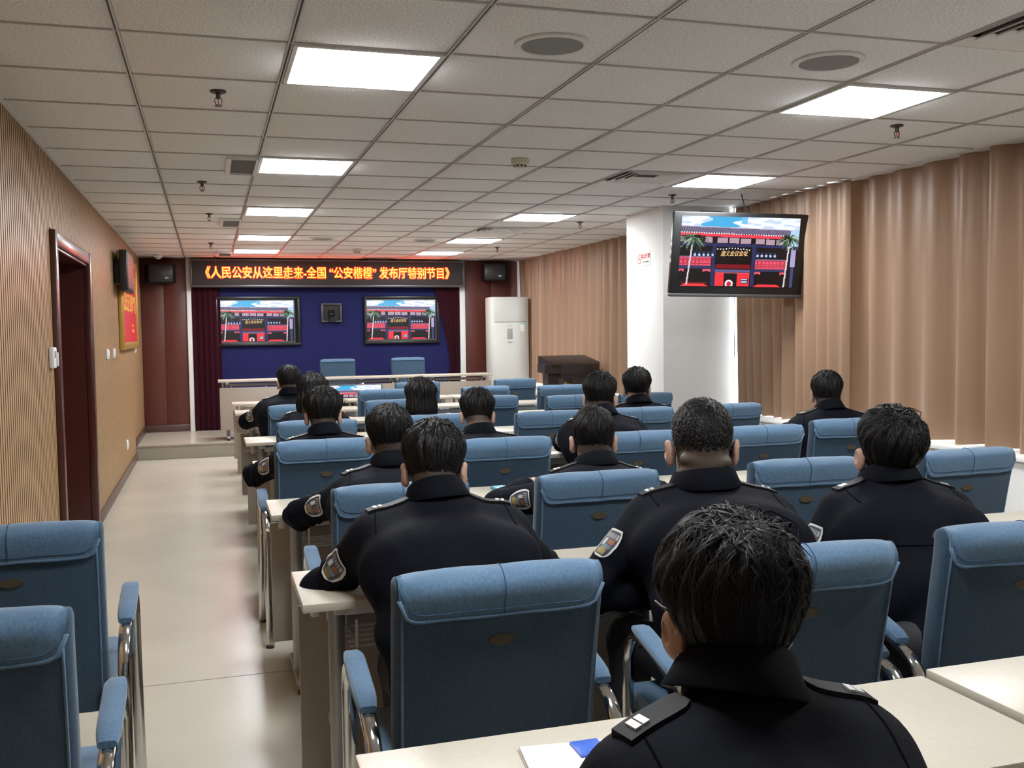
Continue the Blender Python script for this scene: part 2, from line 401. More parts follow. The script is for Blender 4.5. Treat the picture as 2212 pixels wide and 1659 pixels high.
def sprinkler(x, y, lb):
    t = tag(empty('sprinkler_head', (x, y, ZC)), lb, 'sprinkler', 'ceiling sprinkler heads')
    MB().lathe([(.034, .003), (.034, -.003), (.02, -.008), (.012, -.010)], n=18).build('escutcheon', 'brass_dark', t)
    MB().lathe([(.010, -.004), (.010, -.028), (.007, -.032)], n=10).build('body', 'brass_dark', t)
    MB().tube([(-.010, 0, -.026), (-.016, 0, -.040), (-.010, 0, -.056), (0, 0, -.060), (.010, 0, -.056), (.016, 0, -.040), (.010, 0, -.026)], .0028, 6, side=(0, 1, 0)).build('yoke', 'brass_dark', t)
    MB().lathe([(.003, -.028), (.003, -.058)], n=8).build('bulb', 'frame_red', t)
    MB().lathe([(.004, -.058), (.017, -.061), (.017, -.063), (.004, -.064)], n=16).build('deflector', 'brass_dark', t)
for n, (x, y) in enumerate(((.073, 4.57), (-.01, 7.25), (.04, 9.12), (.06, 12.0), (.13, 14.1))):
    sprinkler(x, y, ['nearest', 'second', 'third', 'fourth', 'farthest'][n] + ' sprinkler head in the ceiling row above the left aisle')
for n, (x, y) in enumerate(((3.565, 4.48), (3.59, 7.2), (3.56, 9.17), (3.55, 12.06))):
    sprinkler(x, y, ['nearest', 'second', 'third', 'farthest'][n] + ' sprinkler head in the ceiling row near the curtains')
for (x, y, lb, m_) in ((1.896, 5.91, 'beige round smoke detector in the middle of the ceiling', 'beige_plastic'), (1.84, 12.57, 'far beige smoke detector between the last LED panels', 'beige_plastic'),
                       (-.6, 13.85, 'white round detector above the left wall loudspeaker', 'white_metal')):
    t = tag(empty('smoke_detector', (x, y, ZC)), lb, 'smoke detector')
    MB().lathe([(.056, .003), (.056, -.022), (.050, -.030), (.036, -.033), (.034, -.048), (.026, -.053), (.001, -.054)], n=28).build('housing', m_, t)
    b = MB()
    for k in range(8):
        q = 2 * PI * k / 8; b.box(.0345 * math.cos(q) - .005, .0345 * math.cos(q) + .005, .0345 * math.sin(q) - .005, .0345 * math.sin(q) + .005, -.046, -.036)
    b.build('inlet', 'dark_slot', t)

# ------------------------------------------------------------------ screen picture (a courtyard front under a blue sky), as cell colours of a fine grid
def paint(W=240, H=135):
    u, v = np.meshgrid((np.arange(W) + .5) / W, (np.arange(H) + .5) / H); C = np.zeros((H, W, 3)); R = np.random.default_rng(3)
    def put(mask, c, a=1.):
        C[mask] = C[mask] * (1 - a) + np.array(c) / 255. * a
    def rect(u0, u1, v0, v1, c, a=1.): put((u >= u0) & (u < u1) & (v >= v0) & (v < v1), c, a)
    put(u > -1, (22, 18, 22))
    n = np.sin(u * 23 + 3 * np.sin(v * 31)) * .5 + np.sin(u * 51 + v * 60) * .25 + np.sin(v * 90 + u * 11) * .2
    rect(0, 1, 0, .2, (235, 240, 250)); put((v < .2) & (n > .25), (196, 214, 240)); 
    put((v < .15) & (u > .21 + .05 * np.sin(v * 40)) & (u < .50 + .04 * np.sin(v * 60) - v * .4), (72, 172, 222))
    put((v < .10) & (u > .50) & (u < .55), (120, 190, 230))
    top = .135 + .03 * u
    put((v > top) & (v < top + .085), (122, 112, 140)); put((v > top) & (v < top + .085) & (np.sin(u * 330 + v * 60) > .3), (82, 74, 104)); put((v > top) & (v < top + .012), (190, 184, 205))
    put((v > top + .085) & (v < top + .10) & (np.sin(u * 300) > -.2), (245, 240, 245))
    put((v > top + .10) & (v < top + .14), (236, 66, 84))
    for (a, c) in ((.0, .07), (.10, .155), (.205, .265), (.31, .395), (.408, .492), (.505, .59), (.635, .71), (.722, .795), (.81, .87)): put((u > a) & (u < c) & (v > top + .15) & (v < top + .225), (176, 150, 166))
    put((v > top + .235) & (v < top + .27), (38, 44, 96)); rect(.29, .62, .385, .42, (42, 46, 90))
    for a in (.272, .608): rect(a, a + .032, .38, .985, (44, 46, 88))
    for q in range(5):
        for a in (.115, .645):
            uu = a + q * .037; rect(uu, uu + .024, .50, .57, (40, 52, 92)); put((u - uu - .012) ** 2 * 3 + (v - .545) ** 2 < .0003, (186, 204, 236))
    for (a, c, v0) in ((0, .268, .575), (.640, .905, .605)):
        rect(a, c, v0, v0 + .125, (232, 84, 108)); lat = (np.abs(np.sin(u * 95)) < .34) ^ (np.abs(np.sin(v * 130 + 1)) < .38)
        put((u > a) & (u < c) & (v > v0 + .012) & (v < v0 + .112) & lat, (120, 22, 38)); rect(a, c, v0 - .012, v0, (110, 100, 130)); rect(a, c, v0 + .125, v0 + .165, (52, 54, 92))
    rect(0, .27, .745, 1, (20, 14, 18)); rect(.64, .91, .775, 1, (20, 14, 18))
    for (a, c, v0) in ((0, .04, .75), (.20, .265, .75), (.64, .69, .78), (.86, .905, .78)): put((u > a) & (u < c) & (v > v0) & (v < v0 + .02 + .03 * np.abs(u - (a + c) / 2) / (c - a)), (238, 92, 110))
    rect(.02, .24, .93, .96, (90, 16, 24)); put((v > .955) & (v < .99) & (u > .02 + (.99 - v)) & (u < .25 - (.99 - v)), (238, 58, 66)); put((v > .955) & (v < .99) & (u > .64 + (.99 - v)) & (u < .87 - (.99 - v)), (238, 58, 66))
    rect(.30, .61, .43, .68, (16, 13, 16)); rect(.31, .60, .675, .735, (122, 16, 26)); rect(.305, .605, .745, .785, (98, 90, 140))
    rect(.31, .385, .795, .985, (236, 52, 62)); rect(.495, .60, .795, .985, (236, 52, 62)); rect(.385, .495, .79, .985, (18, 16, 20)); rect(.31, .60, .79, .803, (238, 110, 125))
    rr = np.hypot((u - .43) * 1.78, v - .955); put((rr < .06) & (v < .985), (236, 232, 240)); put((rr < .036) & (v < .985), (190, 40, 50)); rect(.53, .59, .875, .945, (44, 40, 62)); rect(.535, .585, .885, .90, (222, 222, 236)); rect(.535, .585, .91, .93, (200, 200, 220))
    for q in range(12):
        a = .315 + q * .0245; vv = .445 + .02 * abs(q - 5.5) / 5.5 + R.uniform(-.006, .006); put(((u - a) * 1.78) ** 2 + (v - vv) ** 2 < .00009, (240, 238, 236))
    rect(.925, 1, .17, .42, (172, 208, 236)); rect(.94, .985, .42, .70, (168, 160, 208)); rect(.94, 1, .40, .45, (60, 62, 80)); rect(.95, .975, .70, .99, (66, 70, 120))
    for (uc, vc, ub, vb, sc) in ((.105, .27, .075, .97, 1.), (.925, .25, .905, .99, .85)):
        put(np.abs(u - (uc - .005 + (ub - uc) * (v - .40) / (.97 - .40))) * ((v > .40) & (v < vb)) + ((v <= .40) | (v >= vb)) < .0065, (214, 204, 212))
        for q in range(60):
            an = R.uniform(0, 2 * PI); L_ = R.uniform(.07, .15) * sc; c = [(30, 48, 34), (52, 78, 50), (160, 186, 160), (16, 26, 20), (96, 126, 96)][R.integers(5)]
            for k in range(24):
                t_ = k / 23; pu = uc + math.cos(an) * L_ * t_; pv = vc + .03 + math.sin(an) * L_ * .9 * t_ + .07 * t_ * t_
                put(((u - pu) * 1.78) ** 2 + (v - pv) ** 2 < (.009 * (1 - .6 * t_)) ** 2, c)
    return C
_W, _H = 240, 135
_C = paint(_W, _H); _lin = np.where(_C <= .04045, _C / 12.92, ((_C + .055) / 1.055) ** 2.4)
xs = np.linspace(-.5, .5, _W + 1); zs = np.linspace(.28125, -.28125, _H + 1)
_me = bpy.data.meshes.new('screen'); gx, gz = np.meshgrid(xs, zs); V_ = np.stack([gx.ravel(), np.zeros(gx.size), gz.ravel()], 1)
ii, jj = np.meshgrid(np.arange(_H), np.arange(_W), indexing='ij'); a_ = (ii * (_W + 1) + jj).ravel()
_me.from_pydata(V_.tolist(), [], np.stack([a_, a_ + _W + 1, a_ + _W + 2, a_ + 1], 1).tolist())
ca = _me.color_attributes.new('Col', 'FLOAT_COLOR', 'CORNER'); buf = np.ones((_W * _H, 4, 4), np.float32); buf[:, :, :3] = _lin.reshape(-1, 1, 3); ca.data.foreach_set('color', buf.ravel())
_me.materials.append(MATS['screen'])
def screen(parent, cx, cz, y, wd):
    o = link('screen', _me, parent, (cx, y, cz)); o.scale = (wd, 1, wd)
    t = text('lettering', '遵义会议会址', .048, 'screen_text', o, (-.045, -.004, -.013), (1, 0, .02), (0, 0, 1), .0008, -.0002, stretch=.80, shear=.25)
    return o
def wall_tv(x0, x1, z0, z1, s0, s1, label):
    t = tag(empty('wall_screen', (0, YF - .02, 0)), label, 'television', 'screens set into the blue wall')
    f = MB(); b = .035
    for (a, c, e, g) in ((x0, x1, z0, z0 + b), (x0, x1, z1 - b, z1), (x0, x0 + b, z0 + b, z1 - b), (x1 - b, x1, z0 + b, z1 - b)): f.box(a, c, -.055, 0, e, g, b=.006)
    f.build('niche_frame', 'black', t); MB().box(x0 + b, x1 - b, -.012, 0, z0 + b, z1 - b).build('panel', 'black_matte', t, None)
    wd = s1 - s0; screen(t, (s0 + s1) / 2, 1.693, -.016, wd)
    hh = wd * .28125; f = MB()
    for (a, c, e, g) in ((s0 - .015, s1 + .015, 1.693 - hh - .02, 1.693 - hh), (s0 - .015, s1 + .015, 1.693 + hh, 1.693 + hh + .015), (s0 - .015, s0, 1.693 - hh, 1.693 + hh), (s1, s1 + .015, 1.693 - hh, 1.693 + hh)): f.box(a, c, -.03, -.012, e, g)
    f.build('bezel', 'grey_bezel', t)
wall_tv(.10, 1.27, 1.345, 2.04, .150, 1.18, 'large lit screen in the blue wall beside the left maroon drape')
wall_tv(2.19, 3.31, 1.345, 2.04, 2.225, 3.25, 'large lit screen in the blue wall beside the right maroon drape')
# camera niche
t = tag(empty('wall_camera', (1.715, YF - .02, 1.805)), 'black video camera in a square niche between the two wall screens', 'camera')
f = MB()
for (a, c, e, g) in ((-.145, .145, -.135, -.115), (-.145, .145, .115, .135), (-.145, -.122, -.115, .115), (.122, .145, -.115, .115)): f.box(a, c, -.05, 0, e, g, b=.004)
f.build('niche_frame', 'grey_bezel', t); MB().box(-.122, .122, -.006, 0, -.115, .115).build('niche_back', 'black', t, None)
MB().lathe([(.055, -.115), (.055, -.10), (.035, -.085), (.035, -.06)], (0, -.07, 0), 20).build('base', 'black', t)
MB().box(-.045, .045, -.105, -.03, -.055, .045, b=.02).build('camera_head', 'black_matte', t)
MB().lathe([(.032, .10), (.034, .125), (.026, .13), (.024, .118), (.001, .116)], (0, 0, -.005), 20, axis='-y').build('lens', 'lens', t)

# LED banner
t = tag(empty('led_banner', (0, YF - .2, 0)), 'black LED banner with red glowing Chinese characters above the stage', 'LED sign')
MB().box(-.20, 3.655, .0, .10, 2.20, 2.535, b=.006).build('housing', 'banner', t)
f = MB(); f.box(-.215, 3.67, -.012, .10, 2.165, 2.20, b=.006); f.box(-.215, 3.67, -.012, .10, 2.53, 2.555, b=.006); f.box(-.215, -.19, -.012, .10, 2.2, 2.53, b=.005); f.box(3.645, 3.67, -.012, .10, 2.2, 2.53, b=.005)
f.build('frame', 'grey_bezel', t)
BT = '《人民公安从这里走来-全国 “公安楷模” 发布厅特别节目》'
text('lettering', BT, .172, 'led', t, (1.715, -.004, 2.358), (1, 0, 0), (0, 0, 1), .002, .0066, stretch=.812)  # widened strokes carry the red glow around the characters
text('lettering_glare', BT, .172, 'led_glare', t, (1.715, -.007, 2.358), (1, 0, 0), (0, 0, 1), .001, -.0006, stretch=.812)  # yellow overlay paints the overexposed centres of the red strokes

# draped cloth helper: x/y along line, folds normal to it
def cloth(name, m, p0, p1, z0, z1, fn, nu=90, nz=14, parent=None, th=.004):
    p0, p1 = Vector(p0), Vector(p1); d = (p1 - p0); L_ = d.length; d.normalize(); n = Vector((d.y, -d.x, 0)); G = []; G2 = []
    for i in range(nu + 1):
        r_, r2_ = [], []
        for k in range(nz + 1):
            s = i / nu; h = k / nz; off, al, zz = fn(s, h, L_)
            p = p0 + d * al + n * off; z = z0 + (z1 - z0) * h + zz
            r_.append((p.x, p.y, z)); r2_.append((p.x - n.x * th, p.y - n.y * th, z))
        G.append(r_); G2.append(r2_)
    b = MB().grid(G); b.grid(G2, flip=True); b.add([q for g in G for q in (g[0],)] + [g[0] for g in G2], [(i, i + 1, nu + 2 + i, nu + 1 + i) for i in range(nu)])
    b.add([G[0][k] for k in range(nz + 1)] + [G2[0][k] for k in range(nz + 1)], [(k, k + 1, nz + 2 + k, nz + 1 + k) for k in range(nz)])
    b.add([G[nu][k] for k in range(nz + 1)] + [G2[nu][k] for k in range(nz + 1)], [(k + 1, k, nz + 1 + k, nz + 2 + k) for k in range(nz)])
    return b.build(name, m, parent, 180, fix=False)
def fold(seed, per, amp):
    R = random.Random(seed); ph = [R.uniform(0, 6.28) for _ in range(6)]
    def f(s, h, L_):
        a = s * L_; q = a / per * 2 * PI + 1.1 * math.sin(a * 2.1 + ph[0]) + .7 * math.sin(a * 5.3 + ph[1]) + .25 * (1 - h) * math.sin(a * 3 + ph[5])
        w_ = math.sin(q); w_ = math.copysign(abs(w_) ** .75, w_)
        A = amp * (.75 + .3 * math.sin(a * 1.7 + ph[2])) * (.8 + .35 * (1 - h))
        return A * w_ + .012 * math.sin(a * 17 + ph[3] + h), a + .006 * math.sin(q * 2) * (1 - h), .006 * math.sin(q + ph[4]) * (1 - h)
    return f
def hung(seed, p0, p1, per, amp, label, group, z0=.752, z1=2.566, taper=None, nu=None):
    f0 = fold(seed, per, amp); L0 = (Vector(p1) - Vector(p0)).length
    def f(s, h, L_):
        o, a, z = f0(s, h, L_)
        if taper: a = taper(a, h, L_)
        return o, a, z
    c = cloth('window_curtain', 'curtain', p0, p1, z0, z1, f, nu or int(L0 / .018), 16)
    return tag(c, label, 'curtain', group)
CG = 'brown window curtains'
hung(1, (4.565, 6.24, 0), (4.545, 1.2, 0), .27, .062, 'wide brown satin window curtain hanging at the right picture edge', CG)
hung(2, (4.535, 7.81, 0), (4.475, 6.14, 0), .16, .040, 'bunched brown curtain beside the white column, right of the hanging television', CG,
     taper=lambda a, h, L_: a + .05 * (1 - h) ** 1.3 * (1 - a / L_) - .04 * h * math.sin(a * 4) * (1 - a / L_))
hung(3, (4.55, 10.95, 0), (4.55, 8.66, 0), .25, .055, 'brown window curtain just left of the white column', CG)
hung(4, (4.55, 13.15, 0), (4.55, 10.93, 0), .24, .042, 'brown window curtain hanging behind the lectern', CG)
hung(5, (4.53, 14.22, 0), (4.56, 13.2, 0), .17, .045, 'narrow brown window curtain in the corner behind the white air conditioner', CG,
     taper=lambda a, h, L_: a + .12 * (1 - h) * (1 - a / L_))
t = tag(cloth('stage_drape', 'maroon', (-.205, YF - .075, 0), (.175, YF - .075, 0), STG_Z + .012, 2.3, fold(21, .075, .022), 70, 10), 'straight dark maroon stage drape left of the wall screens', 'curtain', 'maroon stage drapes')
def tied(s, h, L_):
    f0 = fold(22, .07, .018)(s, h, L_); tie = .40; k = abs(h - tie)
    wfac = .42 + .58 * min(1, (k / .50) ** 1.4) if h > tie else .42 + .2 * min(1, k / .3)
    return f0[0] * 1.1, L_ - (L_ - s * L_) * wfac, f0[2]
t = tag(cloth('stage_drape', 'maroon', (3.24, YF - .075, 0), (3.61, YF - .075, 0), STG_Z + .012, 2.3, tied, 70, 24), 'maroon stage drape gathered to one side, right of the wall screens', 'curtain', 'maroon stage drapes')

# wall loudspeakers
def wall_speaker(cx, cz, rz, label):
    t = tag(empty('wall_loudspeaker', (cx, YF - .23, cz), rz), label, 'loudspeaker', 'black wall loudspeakers')
    MB().prism([(-.175, .12), (-.20, -.02), (-.16, -.12), (.16, -.12), (.20, -.02), (.175, .12)], -.125, .125).build('cabinet', 'black_matte', t)
    MB().box(-.152, .152, -.132, -.118, -.112, .112, b=.01).build('grille_cloth', 'black', t)
    MB().box(.045, .105, -.136, -.131, -.075, -.045).build('maker_plate', 'sign_dark', t, None)
    text('lettering', 'RC', .03, 'paper', t, (.075, -.1365, -.06), (1, 0, 0), (0, 0, 1), .0005, .0005)
    MB().box(-.03, .03, .11, .20, -.05, .09, b=.006).build('bracket', 'black', t)
wall_speaker(-.60, 2.345, .12, 'black loudspeaker high in the left front corner')
wall_speaker(4.13, 2.385, -.25, 'black loudspeaker above the white air conditioner')

# cabinet air conditioner
t = tag(empty('air_conditioner', (4.20, 13.82, STG_Z)), 'tall white cabinet air conditioner standing on the stage before the brown curtain', 'air conditioner')
MB().box(-.285, .285, -.16, .16, 0, 1.83, b=.018).build('cabinet', 'ac_white', t)
MB().box(-.245, .245, -.172, -.155, 1.47, 1.79, b=.006).build('outlet_cover', 'ac_white', t)
MB().box(-.245, .245, -.170, -.155, .04, 1.46, b=.006).build('front_panel', 'ac_white', t)
MB().box(-.05, .03, -.174, -.169, 1.22, 1.37, b=.002).build('display', 'ac_line', t)
for k in range(3): MB().box(-.04 + .025 * k, -.022 + .025 * k, -.173, -.169, 1.165, 1.18).build('button', 'ac_line', t, None)
MB().box(.155, .215, -.174, -.169, 1.33, 1.455).build('energy_label', 'paper', t, None)
MB().box(.158, .212, -.175, -.1735, 1.425, 1.452).build('label_band', 'paper_blue', t, None)
text('lettering', 'Midea', .028, 'ac_line', t, (-.01, -.1705, 1.41), (1, 0, 0), (0, 0, 1), .0005)

# lectern
t = tag(empty('lectern', (4.10, 10.98, 0)), 'dark wooden lectern with gold emblem standing in front of the brown curtain', 'lectern')
MB().prism([(-.26, .20), (-.29, -.08), (-.17, -.20), (.17, -.20), (.29, -.08), (.26, .20)], .10, 1.0).build('body', 'lectern', t)
MB().prism([(-.30, .24), (-.33, -.10), (-.20, -.25), (.20, -.25), (.33, -.10), (.30, .24)], 0, .10).build('plinth', 'lectern', t)
MB().prism([(-.31, .25), (-.345, -.12), (-.20, -.27), (.20, -.27), (.345, -.12), (.31, .25)], 1.0, 1.10).build('cornice', 'lectern', t)
MB().prism([(-.27, 1.10), (.25, 1.10), (.25, 1.20), (-.22, 1.13)], -.30, .30, plane='yz').build('reading_top', 'lectern', t)
MB().box(-.20, -.04, -.212, -.19, .72, .94, b=.006).build('emblem_plate', 'lectern', t)
b = MB()
for k in range(5): b.tube([(-.17 + .025 * k, -.214, .77), (-.16 + .02 * k, -.216, .82 + .01 * k), (-.15 + .022 * k, -.214, .88)], .006, 6)
b.lathe([(.02, .0), (.02, .006)], (-.12, -.211, .88), 12, axis='-y'); b.build('emblem', 'lectern_gold', t)

# left wall items
t = tag(empty('framed_poster', (XL, 0, 0)), 'red calligraphy poster in a gold frame on the slatted wall', 'poster')
MB().box(.004, .03, 10.85, 12.95, 1.43, 2.31).build('poster_board', 'poster', t, None)
for (y0, y1, z0, z1, nm, m_) in ((10.78, 10.86, 1.36, 2.38, 'frame_rail', 'gold'), (12.94, 13.02, 1.36, 2.38, 'frame_rail', 'gold'), (10.86, 12.94, 1.36, 1.44, 'frame_rail', 'gold'), (10.86, 12.94, 2.30, 2.38, 'frame_rail', 'gold')):
    MB().box(.002, .05, y0, y1, z0, z1, b=.01).build(nm, m_, t)
text('lettering', '对党忠诚 服务人民', .22, 'poster_gold', t, (.031, 11.9, 2.10), (0, 1, 0), (0, 0, 1), .001, .004, stretch=1.05)
text('lettering', '执法公正 纪律严明', .22, 'poster_gold', t, (.031, 11.9, 1.86), (0, 1, 0), (0, 0, 1), .001, .004, stretch=1.05)
b = MB()
for k in range(7): b.box(.031, .033, 12.2 + .07 * (k % 4), 12.24 + .07 * (k % 4), 1.55 + .06 * (k // 4), 1.585 + .06 * (k // 4))
b.build('small_marks', 'poster_gold', t, None)
t = tag(empty('wall_monitor', (XL, 10.72, 2.15)), 'small black flat box mounted on the slatted wall before the red poster', 'monitor')
MB().box(.0, .06, -.28, .28, -.12, .12, b=.005).build('wall_bracket', 'black', t); MB().box(.06, .135, -.42, .42, -.20, .20, b=.012).build('casing', 'black', t)
MB().box(.133, .139, -.39, .39, -.17, .17).build('front_glass', 'grey_bezel', t, None)
def switch(y, z, label, w_=.09, h_=.09, extra=True):
    t = tag(empty('wall_switch', (XL, y, z)), label, 'wall switch', 'white plates on the slatted wall')
    MB().box(0, .014, -w_ / 2, w_ / 2, -h_ / 2, h_ / 2, b=.004).build('plate', 'white_metal', t)
    if extra: MB().box(.013, .022, -w_ * .25, w_ * .25, -h_ * .3, h_ * .3, b=.003).build('rocker', 'white_metal', t)
switch(9.45, 1.345, 'white switch plate on the slatted wall, just past the doorway', .13)
switch(10.08, 1.345, 'white switch plate below the near end of the red poster', .10)
switch(12.95, 1.345, 'small white switch plate below the far corner of the red poster')
switch(11.25, .34, 'small white socket low on the slatted wall near the baseboard', .10, .10)
t = tag(empty('card_reader', (XL, 6.16, 1.385)), 'white card reader on the slatted wall at the door frame', 'card reader')
MB().box(0, .03, -.055, .055, -.06, .06, b=.008).build('casing', 'white_metal', t); MB().box(.029, .032, -.035, -.01, .0, .04).build('window', 'black', t, None); MB().box(.029, .04, .02, .05, -.05, .03, b=.004).build('card_slot', 'ac_white', t)

# no smoking sign on the column
t = tag(empty('no_smoking_sign', (3.815, 8.23, 2.145)), 'small white no-smoking sign with red lettering on the column', 'sign')
MB().box(-.004, 0, -.14, .14, -.065, .065).build('plate', 'paper', t, None)
b = MB(); n = 28
ring = [(math.cos(2 * PI * k / n), math.sin(2 * PI * k / n)) for k in range(n)]
b.add([(-.0048, .085 - a * .046, c * .046) for a, c in ring] + [(-.0048, .085 - a * .038, c * .038) for a, c in ring], [(k, (k + 1) % n, n + (k + 1) % n, n + k) for k in range(n)])
b.add([(-.0049, .085 + .030, .026), (-.0049, .085 + .024, .032), (-.0049, .085 - .030, -.026), (-.0049, .085 - .024, -.032)], [(0, 1, 2, 3)]); b.build('symbol', 'sign_red', t, None)
b = MB().box(-.0047, -.0042, .06, .112, -.004, .004); b.build('cigarette', 'sign_dark', t, None)
text('lettering', '禁止吸烟', .046, 'sign_red', t, (-.0048, -.045, .018), (0, -1, 0), (0, 0, 1), .0004, .0016, stretch=.95)
text('lettering', 'No Smoking', .026, 'sign_dark', t, (-.0048, -.045, -.03), (0, -1, 0), (0, 0, 1), .0004)

# swing-arm television in front of the column
t = empty('hanging_television', (3.93, 6.75, 2.066)); tag(t, 'black flat television on a wall arm in front of the white column', 'television')
t.rotation_euler = Euler((math.radians(9), math.radians(1.2), math.radians(-8)), 'XYZ')
MB().box(-.54, .54, 0, .05, -.312, .318, b=.008).build('casing', 'black', t)
MB().box(-.30, .30, .05, .085, -.2, .2, b=.02).build('back_cover', 'black_matte', t)
MB().box(-.54, .54, -.012, .045, -.330, -.305, b=.005).build('lower_bezel', 'grey_bezel', t)
screen(t, .0, .018, -.003, .955)
for (p, q) in (((-.5, 0), (.0, .02)),): pass
for k in range(3): MB().box(-.546, -.538, .01, .03, .05 - .06 * k, .08 - .06 * k, b=.003).build('side_button', 'white_metal', t)
MB().tube([(.02, .08, 0), (.03, .5, .03), (.10, .80, .1), (.12, .99, .19)], .022, 10).build('swing_arm', 'black', t)
MB().box(.02, .22, .985, 1.0, .05, .30, b=.003).build('arm_plate', 'black', t)
MB().tube([(.10, .09, .25), (.12, .25, .35), (.14, .4, .46), (.15, .55, .52)], .005, 6).build('power_cable', 'rubber', t)
c = tag(MB().tube([(4.49, 7.795, z_) for z_ in (2.57, 2.3, 2.0)] + [(4.492, 7.79, 1.6), (4.493, 7.80, 1.3), (4.49, 7.79, 1.22)], .004, 6).build('hanging_cable', 'rubber'), 'thin black cable hanging in the bright gap beside the column', 'cable')

# floor monitor before the stage table
t = tag(empty('floor_monitor', (1.72, 12.28, 0)), 'low flat monitor facing the seats in front of the stage table', 'monitor')
MB().box(-.36, .36, 0, .045, .44, .86, b=.006).build('casing', 'black', t); screen(t, 0, .66, -.003, .69)
MB().tube([(0, .05, .04), (0, .05, .5)], .02).build('post', 'black', t); MB().box(-.22, .22, -.12, .18, 0, .03, b=.006).build('base', 'black', t)

# ------------------------------------------------------------------ desks
def make_desk():
    t = empty('training_desk')
    MB().box(-.6, .6, -.2, .2, .735, .76, b=.004).build('desktop', 'desk', t)
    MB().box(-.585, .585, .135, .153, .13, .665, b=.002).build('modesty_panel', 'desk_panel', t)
    for s in (-1, 1):
        lg = MB().tube([(s * .49, -.03, .05), (s * .49, -.03, .735)], .024, 14).build('leg', 'grey_metal', t)
        MB().box(s * .49 - .022, s * .49 + .022, -.215, .215, .022, .052, b=.01).build('foot', 'grey_metal', lg)
        for y in (-.19, .19): MB().lathe([(.018, 0), (.02, .012), (.012, .024)], (s * .49, y, 0), 10).build('glide', 'rubber', lg)
        MB().box(s * .49 - .018, s * .49 + .018, -.16, .16, .71, .735, b=.003).build('top_bracket', 'light_metal', lg)
        for z in (.62, .30): MB().box(s * .49 - .012, s * .49 + .012, -.03, .14, z, z + .03, b=.003).build('panel_bracket', 'light_metal', lg)
        MB().box(s * .545 - .012, s * .545 + .012, .02, .05, .66, .735, b=.003).build('hanger', 'light_metal', t)
    MB().box(-.47, .47, -.045, -.015, .675, .71, b=.004).build('rail', 'light_metal', t)
    r = MB()
    for k in range(5): r.tube([(-.46, -.1 + .05 * k, .60), (.46, -.1 + .05 * k, .60)], .004, 6)
    for x in (-.44, 0, .44): r.tube([(x, -.11, .68), (x, -.11, .60), (x, .12, .60), (x, .12, .68)], .005, 6)
    r.build('book_rack', 'light_metal', t)
    return t
desk0 = make_desk(); used = False
NEAR = {7: 1.30, 6: 2.70, 5: 4.10, 4: 5.53, 3: 6.94, 2: 8.31, 1: 9.63, 0: 10.92}
rown = {7: 'nearest', 6: 'second', 5: 'third', 4: 'fourth', 3: 'fifth', 2: 'sixth', 1: 'seventh', 0: 'farthest'}
def put_desk(cx, cyy, label, group, rz=0, z=0, sx=1.):
    global used
    o = desk0 if not used else copy_tree(desk0); used = True
    o.location = (cx, cyy, z); o.rotation_euler.z = rz; o.scale.x = sx
    tag(o, label, 'desk', group)
for r_, n in NEAR.items():
    cy_ = n + .2
    put_desk(.825, cy_, 'beige desk at the left aisle end of the %s row from the camera' % rown[r_], 'audience desks')
    put_desk(2.06, cy_ + (.03 if r_ == 7 else 0), 'middle beige desk of the %s row from the camera' % rown[r_], 'audience desks', z=0)
    put_desk(3.23, cy_, 'beige desk at the curtain end of the %s row from the camera' % rown[r_], 'audience desks', sx=.917)
for k, x in enumerate((.70, 1.90, 3.10)):
    put_desk(x, 13.05, ['left', 'middle', 'right'][k] + ' beige table of the long stage table below the wall screens', 'stage tables', PI, STG_Z, .995)

